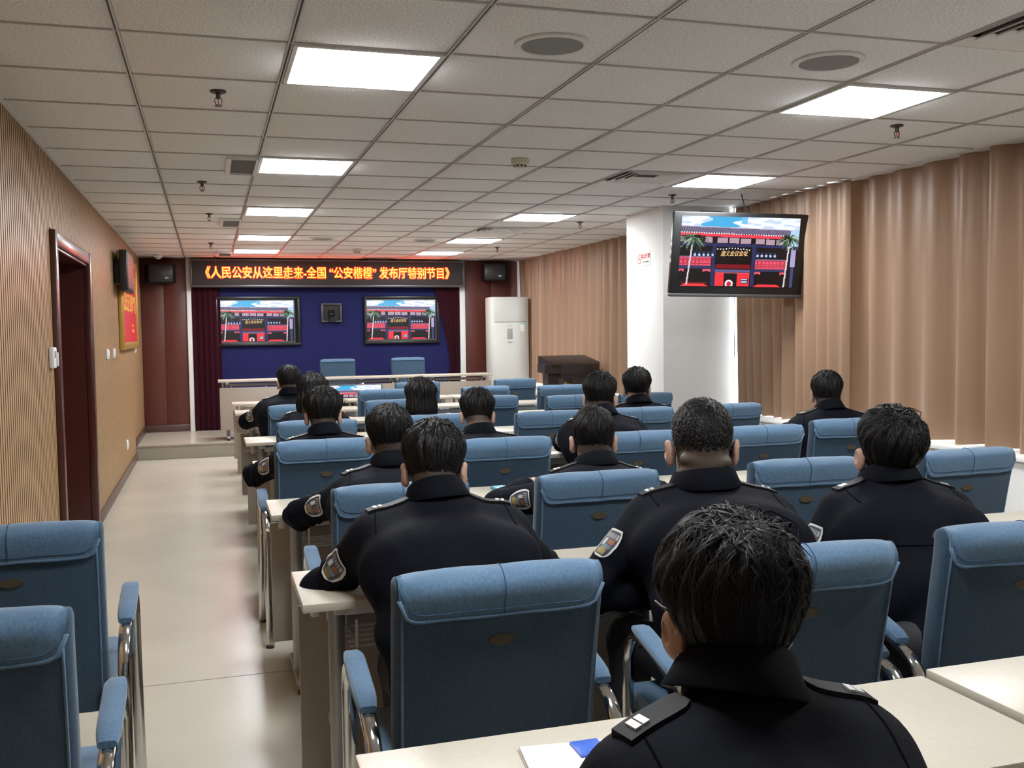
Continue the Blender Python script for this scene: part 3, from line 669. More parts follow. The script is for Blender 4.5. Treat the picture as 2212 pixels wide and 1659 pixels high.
# ------------------------------------------------------------------ chairs
def make_chair():
    t = empty('conference_chair')
    # side profile of the rear surface: (z, y)
    prof = [(.395, .085), (.46, .078), (.56, .064), (.68, .046), (.80, .024), (.88, .008), (.925, .0)]
    def yrear(z): return float(np.interp(z, [p[0] for p in prof], [p[1] for p in prof]))
    TH = .072
    G = []; nz = 12
    zz = [.395 + (.945 - .395) * k / nz for k in range(nz + 1)]
    # closed loop cross-section per height
    loops = []
    for z in zz:
        y0 = yrear(z); hw = .238 + .006 * (z - .4) / .5; rr = .026; loop = []
        for (cx_, cy_, a0) in ((hw - rr, y0 + rr, -90), (hw - rr, y0 + TH - rr, 0), (-hw + rr, y0 + TH - rr, 90), (-hw + rr, y0 + rr, 180)):
            for k in range(5):
                q = math.radians(a0 + 90 * k / 4); loop.append((cx_ + rr * math.cos(q), cy_ + rr * math.sin(q) , z))
        loops.append(loop)
    # rounded crown
    for k in range(1, 5):
        q = k / 4 * PI / 2; s = math.cos(q); base = loops[nz]
        cyc = yrear(.945) + TH / 2
        loops.append([(p[0] * (1 - .03 * (1 - s)), cyc + (p[1] - cyc) * max(s, .05), .945 + .024 * math.sin(q)) for p in base])
    n = len(loops[0]); b = MB(); b.v = [p for l in loops for p in l]
    for i in range(len(loops) - 1):
        for j in range(n): b.f.append((i * n + j, i * n + (j + 1) % n, (i + 1) * n + (j + 1) % n, (i + 1) * n + j))
    b.f += [tuple(range(n))[::-1], tuple(range((len(loops) - 1) * n, len(loops) * n))]; b.m = [0] * len(b.f)
    b.build('backrest', 'denim_back_shaded', t, 50)
    for s in (-1, 1): MB().tube([(s * (.221 + .006 * (z - .4) / .5), yrear(z) + .001, z) for z in zz[:-1]], .003, 6).build('side_piping', 'denim', t, 180)
    # rolled flap over the top: path from front top over the crown and down the rear
    path = []
    for k in range(13):
        q = PI * k / 12; path.append((.036 + .046 * math.cos(q), .938 + .036 * math.sin(q)))
    for z in (.928, .918, .908, .898, .889, .881, .874): path.append((yrear(z) - .011, z))
    nu = 28; G = []; low = []
    for i in range(nu + 1):
        u = -1 + 2 * i / nu; e = max(0, (abs(u) - .80) / .20); cut = 1 - .30 * (1 - math.sqrt(max(0, 1 - e * e))); row = []
        x = u * .236
        for k in range(20):
            f_ = k / 19 * cut * (len(path) - 1); a = min(int(f_), len(path) - 2); fr = f_ - a
            y = path[a][0] * (1 - fr) + path[a + 1][0] * fr; z = path[a][1] * (1 - fr) + path[a + 1][1] * fr
            puff = .008 * math.sin(PI * min(1, k / 19)) * (1 - u ** 4); edge = (abs(u) ** 8) * .007
            ks = 1 / (1 + math.exp(-(k - 9.5) * 1.4)); kt = math.exp(-((k - 6.5) / 3.2) ** 2)
            row.append((x, y - puff * ks + edge * ks - edge * (1 - ks), z + (.004 * (1 - u ** 6) - edge) * kt + .0008 * math.sin(9 * u + k)))
        G.append(row); low.append(row[-1])
    b = MB().grid(G)
    G2 = [[(p[0] * .985, p[1] + (.012 if k > 12 else (-.006 if k < 6 else 0)), p[2] - (.012 if 3 < k < 14 else 0)) for k, p in enumerate(r)] for r in G]
    b.grid(G2, flip=True)
    m_ = len(G) ; b.add([g[-1] for g in G] + [g[-1] for g in G2], [(i, i + 1, m_ + i + 1, m_ + i) for i in range(m_ - 1)])
    b.add(G[0] + G2[0], [(k, k + 1, 21 + k, 20 + k) for k in range(19)]); b.add(G[-1] + G2[-1], [(k + 1, k, 20 + k, 21 + k) for k in range(19)])
    fl_ = b.build('rolled_flap', 'denim', t, 60, fix=False)
    MB().tube(low, .0045, 8, side=(0, 0, 1)).build('piping', 'denim', fl_, 180)
    inner = [(G[i][17][0] * .975, G[i][17][1] - .001, G[i][17][2]) for i in range(nu + 1)]
    MB().tube(inner, .0016, 5, side=(0, 0, 1)).build('stitching', 'denim_seam', fl_, 180)
    MB().tube([(0, p[1] - (.0016 if k > 9 else 0), p[2] + (.0012 if 2 < k < 13 else 0)) for k, p in enumerate(G[nu // 2])], .0013, 5).build('centre_seam', 'denim_seam', fl_, 180)
    b = MB(); n = 28
    V = [(.030 * math.cos(2 * PI * k / n), yrear(.812) - .0005 - .004, .812 + .0125 * math.sin(2 * PI * k / n)) for k in range(n)]
    V2 = [(.033 * math.cos(2 * PI * k / n), yrear(.812) + .002, .812 + .0155 * math.sin(2 * PI * k / n)) for k in range(n)]
    b.add(V + V2, [tuple(range(n))] + [(k, (k + 1) % n, n + (k + 1) % n, n + k) for k in range(n)]); b.build('oval_badge', 'badge', t)
    b = MB(); b.box(-.245, .245, .13, .60, .405, .475, b=.03); b.build('seat', 'denim', t)
    MB().tube([(-.235, .16, .442), (-.235, .585, .442), (.235, .585, .442), (.235, .16, .442)], .004, 6).build('seat_piping', 'denim', t, 180)
    for s in (-1, 1):
        x = s * .288; P = [(x - s * .004, .02, .004), (x, .02, .30), (x, .022, .47)]
        for k in range(1, 8):
            q = PI / 2 * k / 8; P.append((x, .022 + .10 * (1 - math.cos(q)), .47 + .155 * math.sin(q)))
        P += [(x, .16, .636), (x, .30, .665), (x, .36, .676)]
        for k in range(1, 7):
            q = PI / 2 * k / 6; P.append((x, .36 + .10 * math.sin(q), .676 - .10 * (1 - math.cos(q))))
        P += [(x, .465, .40), (x + s * .004, .47, .004)]
        fr = MB().tube(P, .0185, 12, r2=.0115).build('arm_frame', 'chrome', t, 60)
        for yy in (.02, .47): MB().lathe([(.02, 0), (.02, .008), (.014, .016)], (x, yy, 0), 10).build('glide', 'rubber', fr)
        pad = []
        for k in range(9):
            f_ = k / 8; yy = .125 + .26 * f_; zc = float(np.interp(yy, [.08, .16, .30, .36, .40], [.615, .640, .668, .680, .678])) + .018
            hw = .026 * (1 - .25 * abs(2 * f_ - 1) ** 6); h = .013 * (1 - .4 * abs(2 * f_ - 1) ** 8)
            pad.append([(x + hw * c1, yy, zc + h * c2) for (c1, c2) in ((-1, -.6), (-1, .5), (-.75, 1), (.75, 1), (1, .5), (1, -.6), (.7, -1), (-.7, -1))])
        b = MB()
        b.v = [p for l in pad for p in l]
        for i in range(8):
            for j in range(8): b.f.append((i * 8 + j, i * 8 + (j + 1) % 8, (i + 1) * 8 + (j + 1) % 8, (i + 1) * 8 + j))
        b.f += [tuple(range(8))[::-1], tuple(range(64, 72))]; b.m = [0] * len(b.f); b.build('arm_pad', 'denim', t, 60)
        MB().lathe([(.008, 0), (.008, .004)], (x + s * .010, .34, .655), 10).build('bolt', 'chrome', fr)
    for yy in (.20, .48): MB().tube([(-.283, yy if yy < .3 else .467, .385), (-.25, yy, .385), (.25, yy, .385), (.283, yy if yy < .3 else .467, .385)], .012, 8).build('crossbar', 'chrome', t)
    for s in (-1, 1): MB().box(s * .262 - .03, s * .262 + .03, .03, .06, .47, .50, b=.006).build('back_bracket', 'chrome', t)
    return t
chair0 = make_chair(); cused = False
def put_chair(x, y, label, rz=0., sz=1., z=0, group='blue conference chairs'):
    global cused
    o = chair0 if not cused else copy_tree(chair0); cused = True
    o.location = (x, y, z); o.rotation_euler.z = math.radians(rz); o.scale.z = sz
    tag(o, label, 'chair', group); return o
C_ = 'blue chair '
put_chair(.61, 2.06, C_ + 'with whole back in view, under the man bent over the second-row desk')
put_chair(1.36, 2.0, C_ + 'half hidden by the nearest head, occupied by the broad man with neck folds', -2)
put_chair(2.05, 2.04, C_ + 'cut by the right picture edge, before the long-haired man looking left', -6)
put_chair(-.55, 3.0, C_ + 'against the slatted wall, farther of the two at lower left')
put_chair(-.515, 2.05, C_ + 'in the lower left corner, nearer of the two by the slatted wall')
put_chair(.63, 3.34, C_ + 'behind the third-row aisle desk, half hidden by the bent man')
put_chair(1.37, 3.34, C_ + 'with oval badge in the third row, left of the broad man', 1)
put_chair(2.27, 3.36, C_ + 'empty in the third row, left of the man looking left', -3)
put_chair(3.06, 3.36, C_ + 'empty in the third row, at the right edge under the curtain', 2)
put_chair(.53, 4.76, C_ + 'bright blue behind the third-row aisle desk, at the left aisle', 1, 1.015)
put_chair(1.385, 4.60, C_ + 'with badge in the fourth row, behind the notebook with blue cover')
put_chair(2.10, 4.60, C_ + 'in the fourth row, just left of the broad man with neck folds')
put_chair(2.84, 4.60, C_ + 'empty with badge in the fourth row, right of the broad man', 1)
put_chair(3.49, 4.74, C_ + 'turned a little in the fourth row, under the man before the wide curtain', -8)
put_chair(.62, 6.03, C_ + 'in the fifth row at the left aisle, under the woman with long hair')
put_chair(1.37, 6.08, C_ + 'in the fifth row, under the woman with bobbed hair')
put_chair(2.13, 6.03, C_ + 'empty in the fifth row, left of the third-row man in the middle')
put_chair(2.77, 6.03, C_ + 'in the fifth row, under the man before the column')
put_chair(3.47, 6.05, C_ + 'empty in the fifth row, nearest to the column television', 2)
put_chair(.65, 7.44, C_ + 'in the sixth row, under the man farthest at the left aisle')
put_chair(1.40, 7.62, C_ + 'empty in the sixth row, left of the woman with bobbed hair')
put_chair(2.19, 7.70, C_ + 'empty in the sixth row, right of the man with lowered head', -3)
put_chair(2.83, 7.44, C_ + 'empty in the sixth row, left of the two men before the column')
put_chair(3.46, 7.42, C_ + 'empty right beside the column, past the man before it', 2)
put_chair(1.55, 9.05, C_ + 'empty in the seventh row, left of the bobbed hair')
put_chair(2.54, 9.06, C_ + 'empty in the seventh row, below the air conditioner', 3)
put_chair(3.26, 8.90, C_ + 'empty in the seventh row, before the lectern')
put_chair(2.12, 10.25, C_ + 'empty in the front row, seen behind the bobbed hair')
put_chair(3.24, 10.35, C_ + 'empty in the front row, nearest to the air conditioner', 1)
for x, lb in ((1.73, 'left'), (2.73, 'right')):
    # seen from the front, behind the stage table
    put_chair(x, 13.95, C_ + 'facing the room behind the stage table, ' + lb + ' of the two', 180, 1.0, STG_Z, 'chairs behind the stage table')
put_chair(.62, .62, C_ + 'under the nearest man, behind the nearest aisle desk')
#PEOPLE
# ------------------------------------------------------------------ people: bodies and clothes as smooth distance fields, polygonised
f32 = np.float32
def cap(P, a, b, ra, rb, sx=1.):
    a = np.array(a, f32); b = np.array(b, f32); k = np.array([sx, 1, 1], f32)
    A = a * k; d = b * k - A; Q = P * k - A
    t = np.clip(Q @ d / max(float(d @ d), 1e-9), 0, 1)
    return np.linalg.norm(Q - t[:, None] * d, axis=1) - (ra + (rb - ra) * t)
def ell(P, c, r, R=None):
    Q = P - np.array(c, f32)
    if R is not None: Q = Q @ np.array(R, f32)
    r = np.array(r, f32); k0 = np.linalg.norm(Q / r, axis=1); k1 = np.linalg.norm(Q / (r * r), axis=1)
    return k0 * (k0 - 1) / np.maximum(k1, 1e-6)
def smin(a, b, k):
    h = np.clip(.5 + .5 * (b - a) / k, 0, 1); return b + (a - b) * h - k * h * (1 - h)
CORN = np.array([(0, 0, 0), (1, 0, 0), (0, 1, 0), (1, 1, 0), (0, 0, 1), (1, 0, 1), (0, 1, 1), (1, 1, 1)])
EDG = [(0, 1), (2, 3), (4, 5), (6, 7), (0, 2), (1, 3), (4, 6), (5, 7), (0, 4), (1, 5), (2, 6), (3, 7)]
def surfnet(fn, lo, hi, h):
    lo = np.array(lo, f32); n = np.ceil((np.array(hi) - lo) / h).astype(int) + 1
    ax = [lo[k] + h * np.arange(n[k], dtype=f32) for k in range(3)]
    X, Y, Z = np.meshgrid(*ax, indexing='ij'); P = np.stack([X.ravel(), Y.ravel(), Z.ravel()], 1)
    Fv = np.concatenate([fn(P[i:i + 400000]) for i in range(0, len(P), 400000)]).reshape(n)
    I = Fv < 0; c = n - 1
    sub = lambda A, o: A[o[0]:o[0] + c[0], o[1]:o[1] + c[1], o[2]:o[2] + c[2]]
    cnt = sum(sub(I, o).astype(np.int8) for o in CORN); mask = (cnt > 0) & (cnt < 8); idx = np.argwhere(mask)
    val = np.stack([sub(Fv, o)[mask] for o in CORN], 1); acc = np.zeros((len(idx), 3), f32); num = np.zeros(len(idx), f32)
    for a, b in EDG:
        fa, fb = val[:, a], val[:, b]; m = (fa < 0) != (fb < 0); t = np.where(m, fa / np.where(m, fa - fb, 1), 0)
        p = CORN[a] + t[:, None] * (CORN[b] - CORN[a]); acc += np.where(m[:, None], p, 0); num += m
    V = lo + h * (idx + acc / num[:, None]); idm = -np.ones(tuple(c), int); idm[mask] = np.arange(len(idx)); Q = []
    for axn in range(3):
        o = [0, 0, 0]; o[axn] = 1; A = I[:n[0] - o[0], :n[1] - o[1], :n[2] - o[2]]; B = I[o[0]:, o[1]:, o[2]:]
        e = np.argwhere(A != B); b1, b2 = [(1, 2), (2, 0), (0, 1)][axn]
        ok = (e[:, b1] > 0) & (e[:, b2] > 0) & (e[:, b1] < c[b1]) & (e[:, b2] < c[b2]); e = e[ok]
        def cell(d1, d2):
            q = e.copy(); q[:, b1] += d1; q[:, b2] += d2; return idm[q[:, 0], q[:, 1], q[:, 2]]
        q = np.stack([cell(-1, -1), cell(0, -1), cell(0, 0), cell(-1, 0)], 1); inside = A[e[:, 0], e[:, 1], e[:, 2]]
        q[~inside] = q[~inside][:, ::-1]; Q.append(q)
    Q = np.concatenate(Q); Q = Q[(Q >= 0).all(1)]
    return V.astype(f32), Q
def grad(fn, P, e=.003):
    g = np.stack([fn(P + np.array(d, f32) * e) - fn(P - np.array(d, f32) * e) for d in ((1, 0, 0), (0, 1, 0), (0, 0, 1))], 1)
    return g / np.maximum(np.linalg.norm(g, axis=1, keepdims=True), 1e-9)
def npmesh(name, V, Q, m, cols=None, smooth=True):
    me = bpy.data.meshes.new(name); me.vertices.add(len(V)); me.vertices.foreach_set('co', np.ascontiguousarray(V, f32).ravel())
    k = Q.shape[1]; me.loops.add(Q.size); me.loops.foreach_set('vertex_index', np.ascontiguousarray(Q, np.int32).ravel())
    me.polygons.add(len(Q)); me.polygons.foreach_set('loop_start', np.arange(0, Q.size, k, dtype=np.int32))
    me.update(calc_edges=True); me.materials.append(MATS[m])
    if cols is not None:
        a = me.color_attributes.new('Col', 'FLOAT_COLOR', 'POINT'); a.data.foreach_set('color', np.concatenate([cols, np.ones((len(cols), 1))], 1).astype(f32).ravel())
    if smooth: me.shade_smooth()
    return me
def march(fn, O, D, n=48, k=.8):
    P = np.array(O, f32); D = np.array(D, f32)
    for _ in range(n): P = P + D * (np.clip(fn(P), -.05, .06) * k)[:, None]
    return P
def euler(y, p, r): return np.array((Matrix.Rotation(y, 3, 'Z') @ Matrix.Rotation(p, 3, 'X') @ Matrix.Rotation(r, 3, 'Y')), f32)
def ik(s, w, l1, l2, pole):
    s, w, pole = np.array(s, float), np.array(w, float), np.array(pole, float); d = w - s; L = np.linalg.norm(d); u = d / L
    L = min(L, (l1 + l2) * .995); w = s + u * L; a = (l1 * l1 - l2 * l2 + L * L) / (2 * L); h = math.sqrt(max(l1 * l1 - a * a, 0))
    q = pole - u * (pole @ u); q /= np.linalg.norm(q); return s + u * a + q * h, w
HT = [0, .8, 1.2, 1.45, 1.65, 1.85, 2.1, 2.5, 3.2]

def person(label, hip, head, near, hyaw=0., hpitch=0., hroll=0., build=1., hair='short', wl=None, wr=None, pl=(-1, -.2, -.28), pr=(1, -.2, -.28),
           vox=.010, hvox=.006, strands=2500, seed=0, extra=(), hs=1., T=.010, topT=.012, nape=-.098, female=False, fade=.085, sw=.182, neckback=.045, swid=.0013, dz0=-.042, ndrop=.092, nx=0., byaw=0., stub=(.016, .013, .011)):
    def unr(p):
        if p is None: return None
        c_, s_ = math.cos(-byaw), math.sin(-byaw); dx, dy = p[0] - hip[0], p[1] - hip[1]
        return (hip[0] + c_ * dx - s_ * dy, hip[1] + s_ * dx + c_ * dy, p[2])
    head = unr(head); wl = unr(wl); wr = unr(wr); hyaw = hyaw - byaw
    R = np.random.default_rng(seed + 5); hc = np.array(head, f32) + np.array([0, 0, dz0], f32); Rh = euler(hyaw, hpitch, hroll); bw = build
    t = tag(empty('person', (hip[0], hip[1], 0)), label, 'person', 'seated people in dark uniform'); t.rotation_euler.z = byaw; off = np.array([hip[0], hip[1], 0], f32)
    H = np.array([hip[0], hip[1], .56], f32)
    N = hc + np.array([nx, -neckback - .012, -ndrop * hs], f32) + (Rh @ np.array([0, -.01, -.02], f32))
    sv = N - H; lean = abs(sv[1])
    W = H + sv * .33 + np.array([0, -.015 - .06 * lean, 0], f32); C = H + sv * .68 + np.array([0, -.012 - .07 * lean, .0], f32)
    SH = {}; EL = {}; WR = {}
    wt = {-1: wl, 1: wr}; pt = {-1: pl, 1: pr}
    for s in (-1, 1):
        SH[s] = N + np.array([s * sw * bw, -.030, -.094 * bw], f32)
        w_ = wt[s] if wt[s] is not None else (N[0] + s * .13, near + .14, .80)
        e_, w_ = ik(SH[s], w_, .275, .25, pt[s]); EL[s] = e_.astype(f32); WR[s] = w_.astype(f32)
    ph = R.uniform(0, 6.28, 8)
    def torso(P, g=0.):
        d = cap(P, H, W, .128 * bw - g, .122 * bw - g, .62); d = smin(d, cap(P, W, C, .120 * bw - g, .120 * bw - g, .57), .06)
        d = smin(d, cap(P, C, N + np.array([0, -.012, -.095], f32), .120 * bw - g, .092 * bw - g, .52), .07)
        d = smin(d, cap(P, SH[-1] + np.array([.02, .0, -.005], f32), SH[1] + np.array([-.02, .0, -.005], f32), .064 * bw - g, .064 * bw - g), .09)
        for s in (-1, 1): d = smin(d, cap(P, N + np.array([s * .02, -.012, -.022], f32), SH[s] + np.array([-s * .03, -.005, .008], f32), .056 - g, .052 * bw - g), .06)
        for s in (-1, 1): d = smin(d, cap(P, SH[s] + np.array([-s * .045, -.012, -.025], f32), C + np.array([s * .13 * bw, -.015, -.01], f32), .060 * bw - g, .080 * bw - g), .07)
        return d
    def sleeves(P, g=0.):
        d = None
        for s in (-1, 1):
            u = cap(P, SH[s], EL[s], .068 * bw - g, .057 * bw - g); v = cap(P, EL[s], WR[s], .056 * bw - g, .041 - g); a = smin(u, v, .02)
            if g == 0:
                r_ = np.linalg.norm(P - EL[s], axis=1); q = (P @ ((EL[s] - SH[s]) / .275).astype(f32))
                a = a + .0065 * np.exp(-(r_ / .13) ** 2) * np.sin(q * 95 + 3 * np.sin(P[:, 0] * 40 + ph[0]) + ph[1])
            d = a if d is None else np.minimum(d, a)
        return d
    def jacket(P):
        d = smin(torso(P), sleeves(P), .055)
        x, y, z = P[:, 0] - N[0], P[:, 1] - N[1], P[:, 2]
        wv = np.sin(30 * z + 9 * x + 5 * np.sin(11 * x + ph[2]) + ph[3]) * .5 + np.sin(52 * z - 16 * np.abs(x) + 4 * np.sin(17 * x + ph[4]) + ph[5]) * .5
        low = np.clip((N[2] - .12 - z) / .28, 0, 1)
        d = d + wv * (.0012 + .0065 * low) + .0022 * np.sin(46 * (np.abs(x) * .8 + z * .6) + ph[6])
        return d
    pts = np.array([H, W, C, N, SH[-1], SH[1], EL[-1], EL[1], WR[-1], WR[1]]); lo = pts.min(0) - .15; hi = pts.max(0) + .13; lo[2] = .46; 
    lo[0] = min(lo[0], N[0] - .36 * bw); hi[0] = max(hi[0], N[0] + .36 * bw); lo[1] = min(lo[1], H[1] - .24)
    V, Q = surfnet(jacket, lo, hi, vox); jk = link('jacket', npmesh('jacket', V - off, Q, 'jacket'), t)
    # ---- head, neck, hands, inner body
    def q_(P): return (P - hc) @ Rh / hs
    ear = [euler(s * -.45, 0, s * .12) for s in (-1, 1)]
    def skull(q):
        d = ell(q, (0, -.014, .034), (.077, .099, .090)); d = smin(d, ell(q, (0, .026, -.036), (.061, .066, .086)), .03)
        return smin(d, ell(q, (0, .052, -.098), (.030, .030, .024)), .02)
    N2 = (N - hc) @ Rh / hs
    nk = .060 * (.86 if female else 1.) * (1 + .35 * (bw - 1))
    def neck(q):
        d = cap(q, (0, -.040, -.045), N2 + np.array([0, .012, -.01], f32), nk, nk + .008)
        return smin(d, cap(q, (0, .0, -.055), N2 + np.array([0, .045, -.01], f32), nk * .85, nk * .9), .03)
    def headf(P):
        q = q_(P); d = smin(skull(q), neck(q), .028)
        d = smin(d, cap(q, (0, .088, .006), (0, .110, -.030), .009, .014), .014); d = smin(d, cap(q, (-.032, .074, .026), (.032, .074, .026), .012, .012), .02)
        d = smin(d, ell(q, (0, .086, -.060), (.026, .012, .007)), .008); d = smin(d, ell(q, (0, .084, -.071), (.022, .012, .008)), .008)
        for k, s in enumerate((-1, 1)):
            d = smin(d, np.maximum(ell(q, (s * .087, -.014, -.018), (.011, .024, .037), ear[k]), -ell(q, (s * .101, -.006, -.013), (.009, .012, .019), ear[k])), .007)
            d = np.maximum(d, -ell(q, (s * .031, .096, .004), (.018, .014, .011)))
        if 'neckfolds' in extra:
            for (zz, yy, rr_) in ((-.034, -.094, .016), (-.068, -.088, .018)): d = smin(d, cap(q, (-.052, yy + .022, zz + .004), (.052, yy + .022, zz - .004), rr_, rr_), .010); d = smin(d, cap(q, (-.03, yy + .014, zz + .004), (.03, yy + .014, zz - .004), rr_, rr_), .010)
        return d
    b0 = np.array([-.115, -.15, -.27]) * hs; b1 = np.array([.115, .14, .14]) * hs
    cs = np.array([[x, y, z] for x in (b0[0], b1[0]) for y in (b0[1], b1[1]) for z in (b0[2], b1[2])], f32) @ Rh.T + hc
    hv, hq = surfnet(headf, np.minimum(cs.min(0), N - .1), np.maximum(cs.max(0), N + .1), hvox)
    def zb(q):
        th = np.arctan2(np.abs(q[:, 0]), -q[:, 1]); return np.interp(th, HT, [nape, nape + .006, -.066, .020, .026, .004, .045, .078, .082]).astype(f32)
    q = q_(hv); skin = np.array([.46, .295, .22]); cols = np.tile(skin, (len(hv), 1))
    st = sstep(-.012, .052, q[:, 2] - zb(q)) * (q[:, 2] > -.14) * (np.abs(q[:, 0]) < .0835); cols = cols * (1 - .93 * st[:, None]) + np.array(stub) * (.93 * st[:, None])
    red = ((np.abs(q[:, 0]) > .078) & (q[:, 2] < .03) & (q[:, 2] > -.06)).astype(float)[:, None]; cols = cols * (1 - .2 * red) + np.array([.46, .22, .17]) * .2 * red
    VV = [hv]; QQ = [hq]; CC = [cols]; nv = len(hv)
    def core(P): return np.minimum(torso(P, .035), sleeves(P, .030))
    cv, cq = surfnet(core, lo, hi, .022); VV.append(cv); QQ.append(cq + nv); CC.append(np.tile(skin, (len(cv), 1))); nv += len(cv)
    for s in (-1, 1):
        f_ = WR[s] - EL[s]; f_ = f_ / np.linalg.norm(f_); f_ = np.array([f_[0], f_[1], f_[2] * .3]); f_ /= np.linalg.norm(f_); upv = np.array([0, 0, 1.]) - f_ * f_[2]; upv /= np.linalg.norm(upv); sd = np.cross(f_, upv)
        B = np.stack([sd, f_, upv], 1).astype(f32); w0 = WR[s]; th_s = -s
        fing = [(-.030, .098, .068, .0085), (-.010, .102, .076, .009), (.011, .098, .072, .009), (.031, .090, .056, .0078)]
        def hand(P):
            h = (P - w0) @ B; h[:, 0] *= th_s
            d = ell(h, (0, .055, 0), (.042, .055, .016)); d = smin(d, cap(h, (0, -.02, 0), (0, .03, 0), .023, .028), .02)
            for (x, y, L, r) in fing:
                d = smin(d, cap(h, (x * .85, y - .02, .002), (x, y + L * .45, .004), r, r * .95), .006); d = smin(d, cap(h, (x, y + L * .45, .004), (x * .9, y + L * .85, -.022), r * .95, r * .8), .003)
            d = smin(d, cap(h, (.030, .025, -.004), (.058, .066, -.008), .013, .011), .012); return smin(d, cap(h, (.058, .066, -.008), (.056, .098, -.014), .011, .0085), .004)
        hv2, hq2 = surfnet(hand, w0 - .02 + np.minimum(0, f_ * .2) - .085, w0 + .02 + np.maximum(0, f_ * .2) + .085, .006)
        VV.append(hv2); QQ.append(hq2 + nv); CC.append(np.tile(skin, (len(hv2), 1))); nv += len(hv2)
    link('body', npmesh('body', np.concatenate(VV) - off, np.concatenate(QQ), 'skin', np.concatenate(CC)), t)
    for s in (-1, 1):
        p = hc + Rh @ (np.array([s * .031, .078, .004], f32) * hs); b = MB().lathe([(.001, -.012), (.0085, -.0085), (.012, 0), (.0085, .0085), (.001, .012)], tuple(p - off), 10); b.build('eye', 'eye', t, 180)
    # ---- hair shell and locks
    wh = np.array([.012, -.062, .112], f32)
    def hairT(q):
        z = q[:, 2] - zb(q); r_ = sstep(0, fade, z); T_ = T * r_ * (.55 + .45 * sstep(-.02, .06, q[:, 2])) + topT * sstep(.0, .09, q[:, 2])
        az = np.arctan2(q[:, 0] - wh[0], q[:, 1] - wh[1]); rr = np.hypot(q[:, 0] - wh[0], q[:, 1] - wh[1])
        cl = np.sin(az * 13 + 26 * rr + ph[0]) * .5 + np.sin(az * 23 - 41 * rr + q[:, 2] * 50 + ph[1]) * .5
        T_ = T_ * (1 + .22 * cl * r_)
        return np.where(z > -.004, T_, -.02) - .02 * (1 - sstep(-.03, .0, z))
    def hairf(P):
        q = q_(P); d = skull(q) - hairT(q)
        if hair == 'bob':
            d = smin(d, ell(q, (0, -.040, -.045), (.098, .088, .125)), .03); d = np.maximum(d, -ell(q, (0, .095, -.05), (.075, .10, .14))); d = d + .003 * np.sin(np.arctan2(q[:, 0], -q[:, 1]) * 30 + 8 * q[:, 2])
        if hair == 'long':
            d = smin(d, ell(q, (-.012, -.060, -.055), (.094, .075, .13)), .03); d = smin(d, cap(q, (-.03, -.078, -.08), (-.075, -.10, -.235), .058, .030), .03); d = np.maximum(d, -ell(q, (0, .095, -.05), (.075, .10, .14))); d = d + .003 * np.sin(np.arctan2(q[:, 0], -q[:, 1]) * 26 + 8 * q[:, 2])
        return d
    ex = .12 if hair in ('bob', 'long') else 0
    b0 = np.array([-.135, -.19, -.14 - ex * 1.1]) * hs; b1 = np.array([.135, .14, .175]) * hs
    cs = np.array([[x, y, z] for x in (b0[0], b1[0]) for y in (b0[1], b1[1]) for z in (b0[2], b1[2])], f32) @ Rh.T + hc
    sv_, sq = surfnet(hairf, cs.min(0), cs.max(0), hvox); hr = link('hair', npmesh('hair', sv_ - off, sq, 'hair'), t)
    q = q_(sv_); ok = (q[:, 2] - zb(q) > .002)
    if hair in ('bob', 'long'): ok = ok | (q[:, 1] < -.01)
    cand = np.where(ok)[0]
    if strands and len(cand):
        k = R.choice(cand, strands); P = sv_[k] + R.normal(0, hvox * .5, (strands, 3)).astype(f32); nrm = grad(hairf, P); P = P - nrm * (hairf(P)[:, None])
        q = q_(P); fl = q - wh; swl = np.stack([-fl[:, 1], fl[:, 0], fl[:, 2] * 0], 1) * .35 * (fl[:, 2:3] > -.06)
        dn = np.zeros_like(q); dn[:, 2] = -1; top = sstep(.02, .10, q[:, 2])[:, None]
        if hair in ('bob', 'long'): dirq = fl * .35 / np.maximum(np.linalg.norm(fl, axis=1, keepdims=True), .01) + dn
        else: dirq = (fl + swl) / np.maximum(np.linalg.norm(fl, axis=1, keepdims=True), .01) * (.5 + .5 * top) + dn * (1 - .75 * top)
        clump = np.stack([np.sin(q @ np.array(c, f32) + e) for c, e in (((60, 20, 30), 0), ((-20, 70, 25), 2), ((35, -30, 60), 4))], 1)
        dirq = dirq + R.normal(0, .22, q.shape) + clump * .30; D = (dirq @ Rh.T).astype(f32)
        zrel = np.clip((q[:, 2] - zb(q)) / .12, 0, 1)
        Ls = {'short': .004 + .028 * zrel, 'buzz': .004 + .008 * zrel, 'medium': .010 + .046 * zrel, 'fluffy': .022 + .058 * zrel, 'bob': .10 + 0 * zrel, 'long': .12 + 0 * zrel}[hair] * R.uniform(.7, 1.25, strands)
        lift = {'short': .0035, 'buzz': .003, 'medium': .005, 'fluffy': .0045, 'bob': .003, 'long': .003}[hair] * R.uniform(.3, 1.5, strands)
        nseg = 4; pts_ = [P - nrm * .002]; side = []
        for g in range(nseg):
            nn = grad(hairf, P); D = D - nn * (D * nn).sum(1, keepdims=True); D /= np.maximum(np.linalg.norm(D, axis=1, keepdims=True), 1e-6)
            sd = np.cross(D, nn); side.append(sd); P = P + D * (Ls / nseg)[:, None]; f_ = (g + 1) / nseg
            P = P - nn * (hairf(P)[:, None]); pts_.append(P + nn * (lift * (math.sin(PI * f_ * .6)))[:, None]); D = D + R.normal(0, .10, D.shape).astype(f32)
        side.append(side[-1]); wdt = swid * hs * R.uniform(.6, 1.5, (strands, 1)); VS = []
        for g in range(nseg + 1):
            w_ = wdt * [.7, 1., .9, .6, .12][g]; VS += [pts_[g] - side[g] * w_, pts_[g] + side[g] * w_]
        VS = np.stack(VS, 1).reshape(-1, 3); base = np.arange(strands)[:, None] * (2 * nseg + 2)
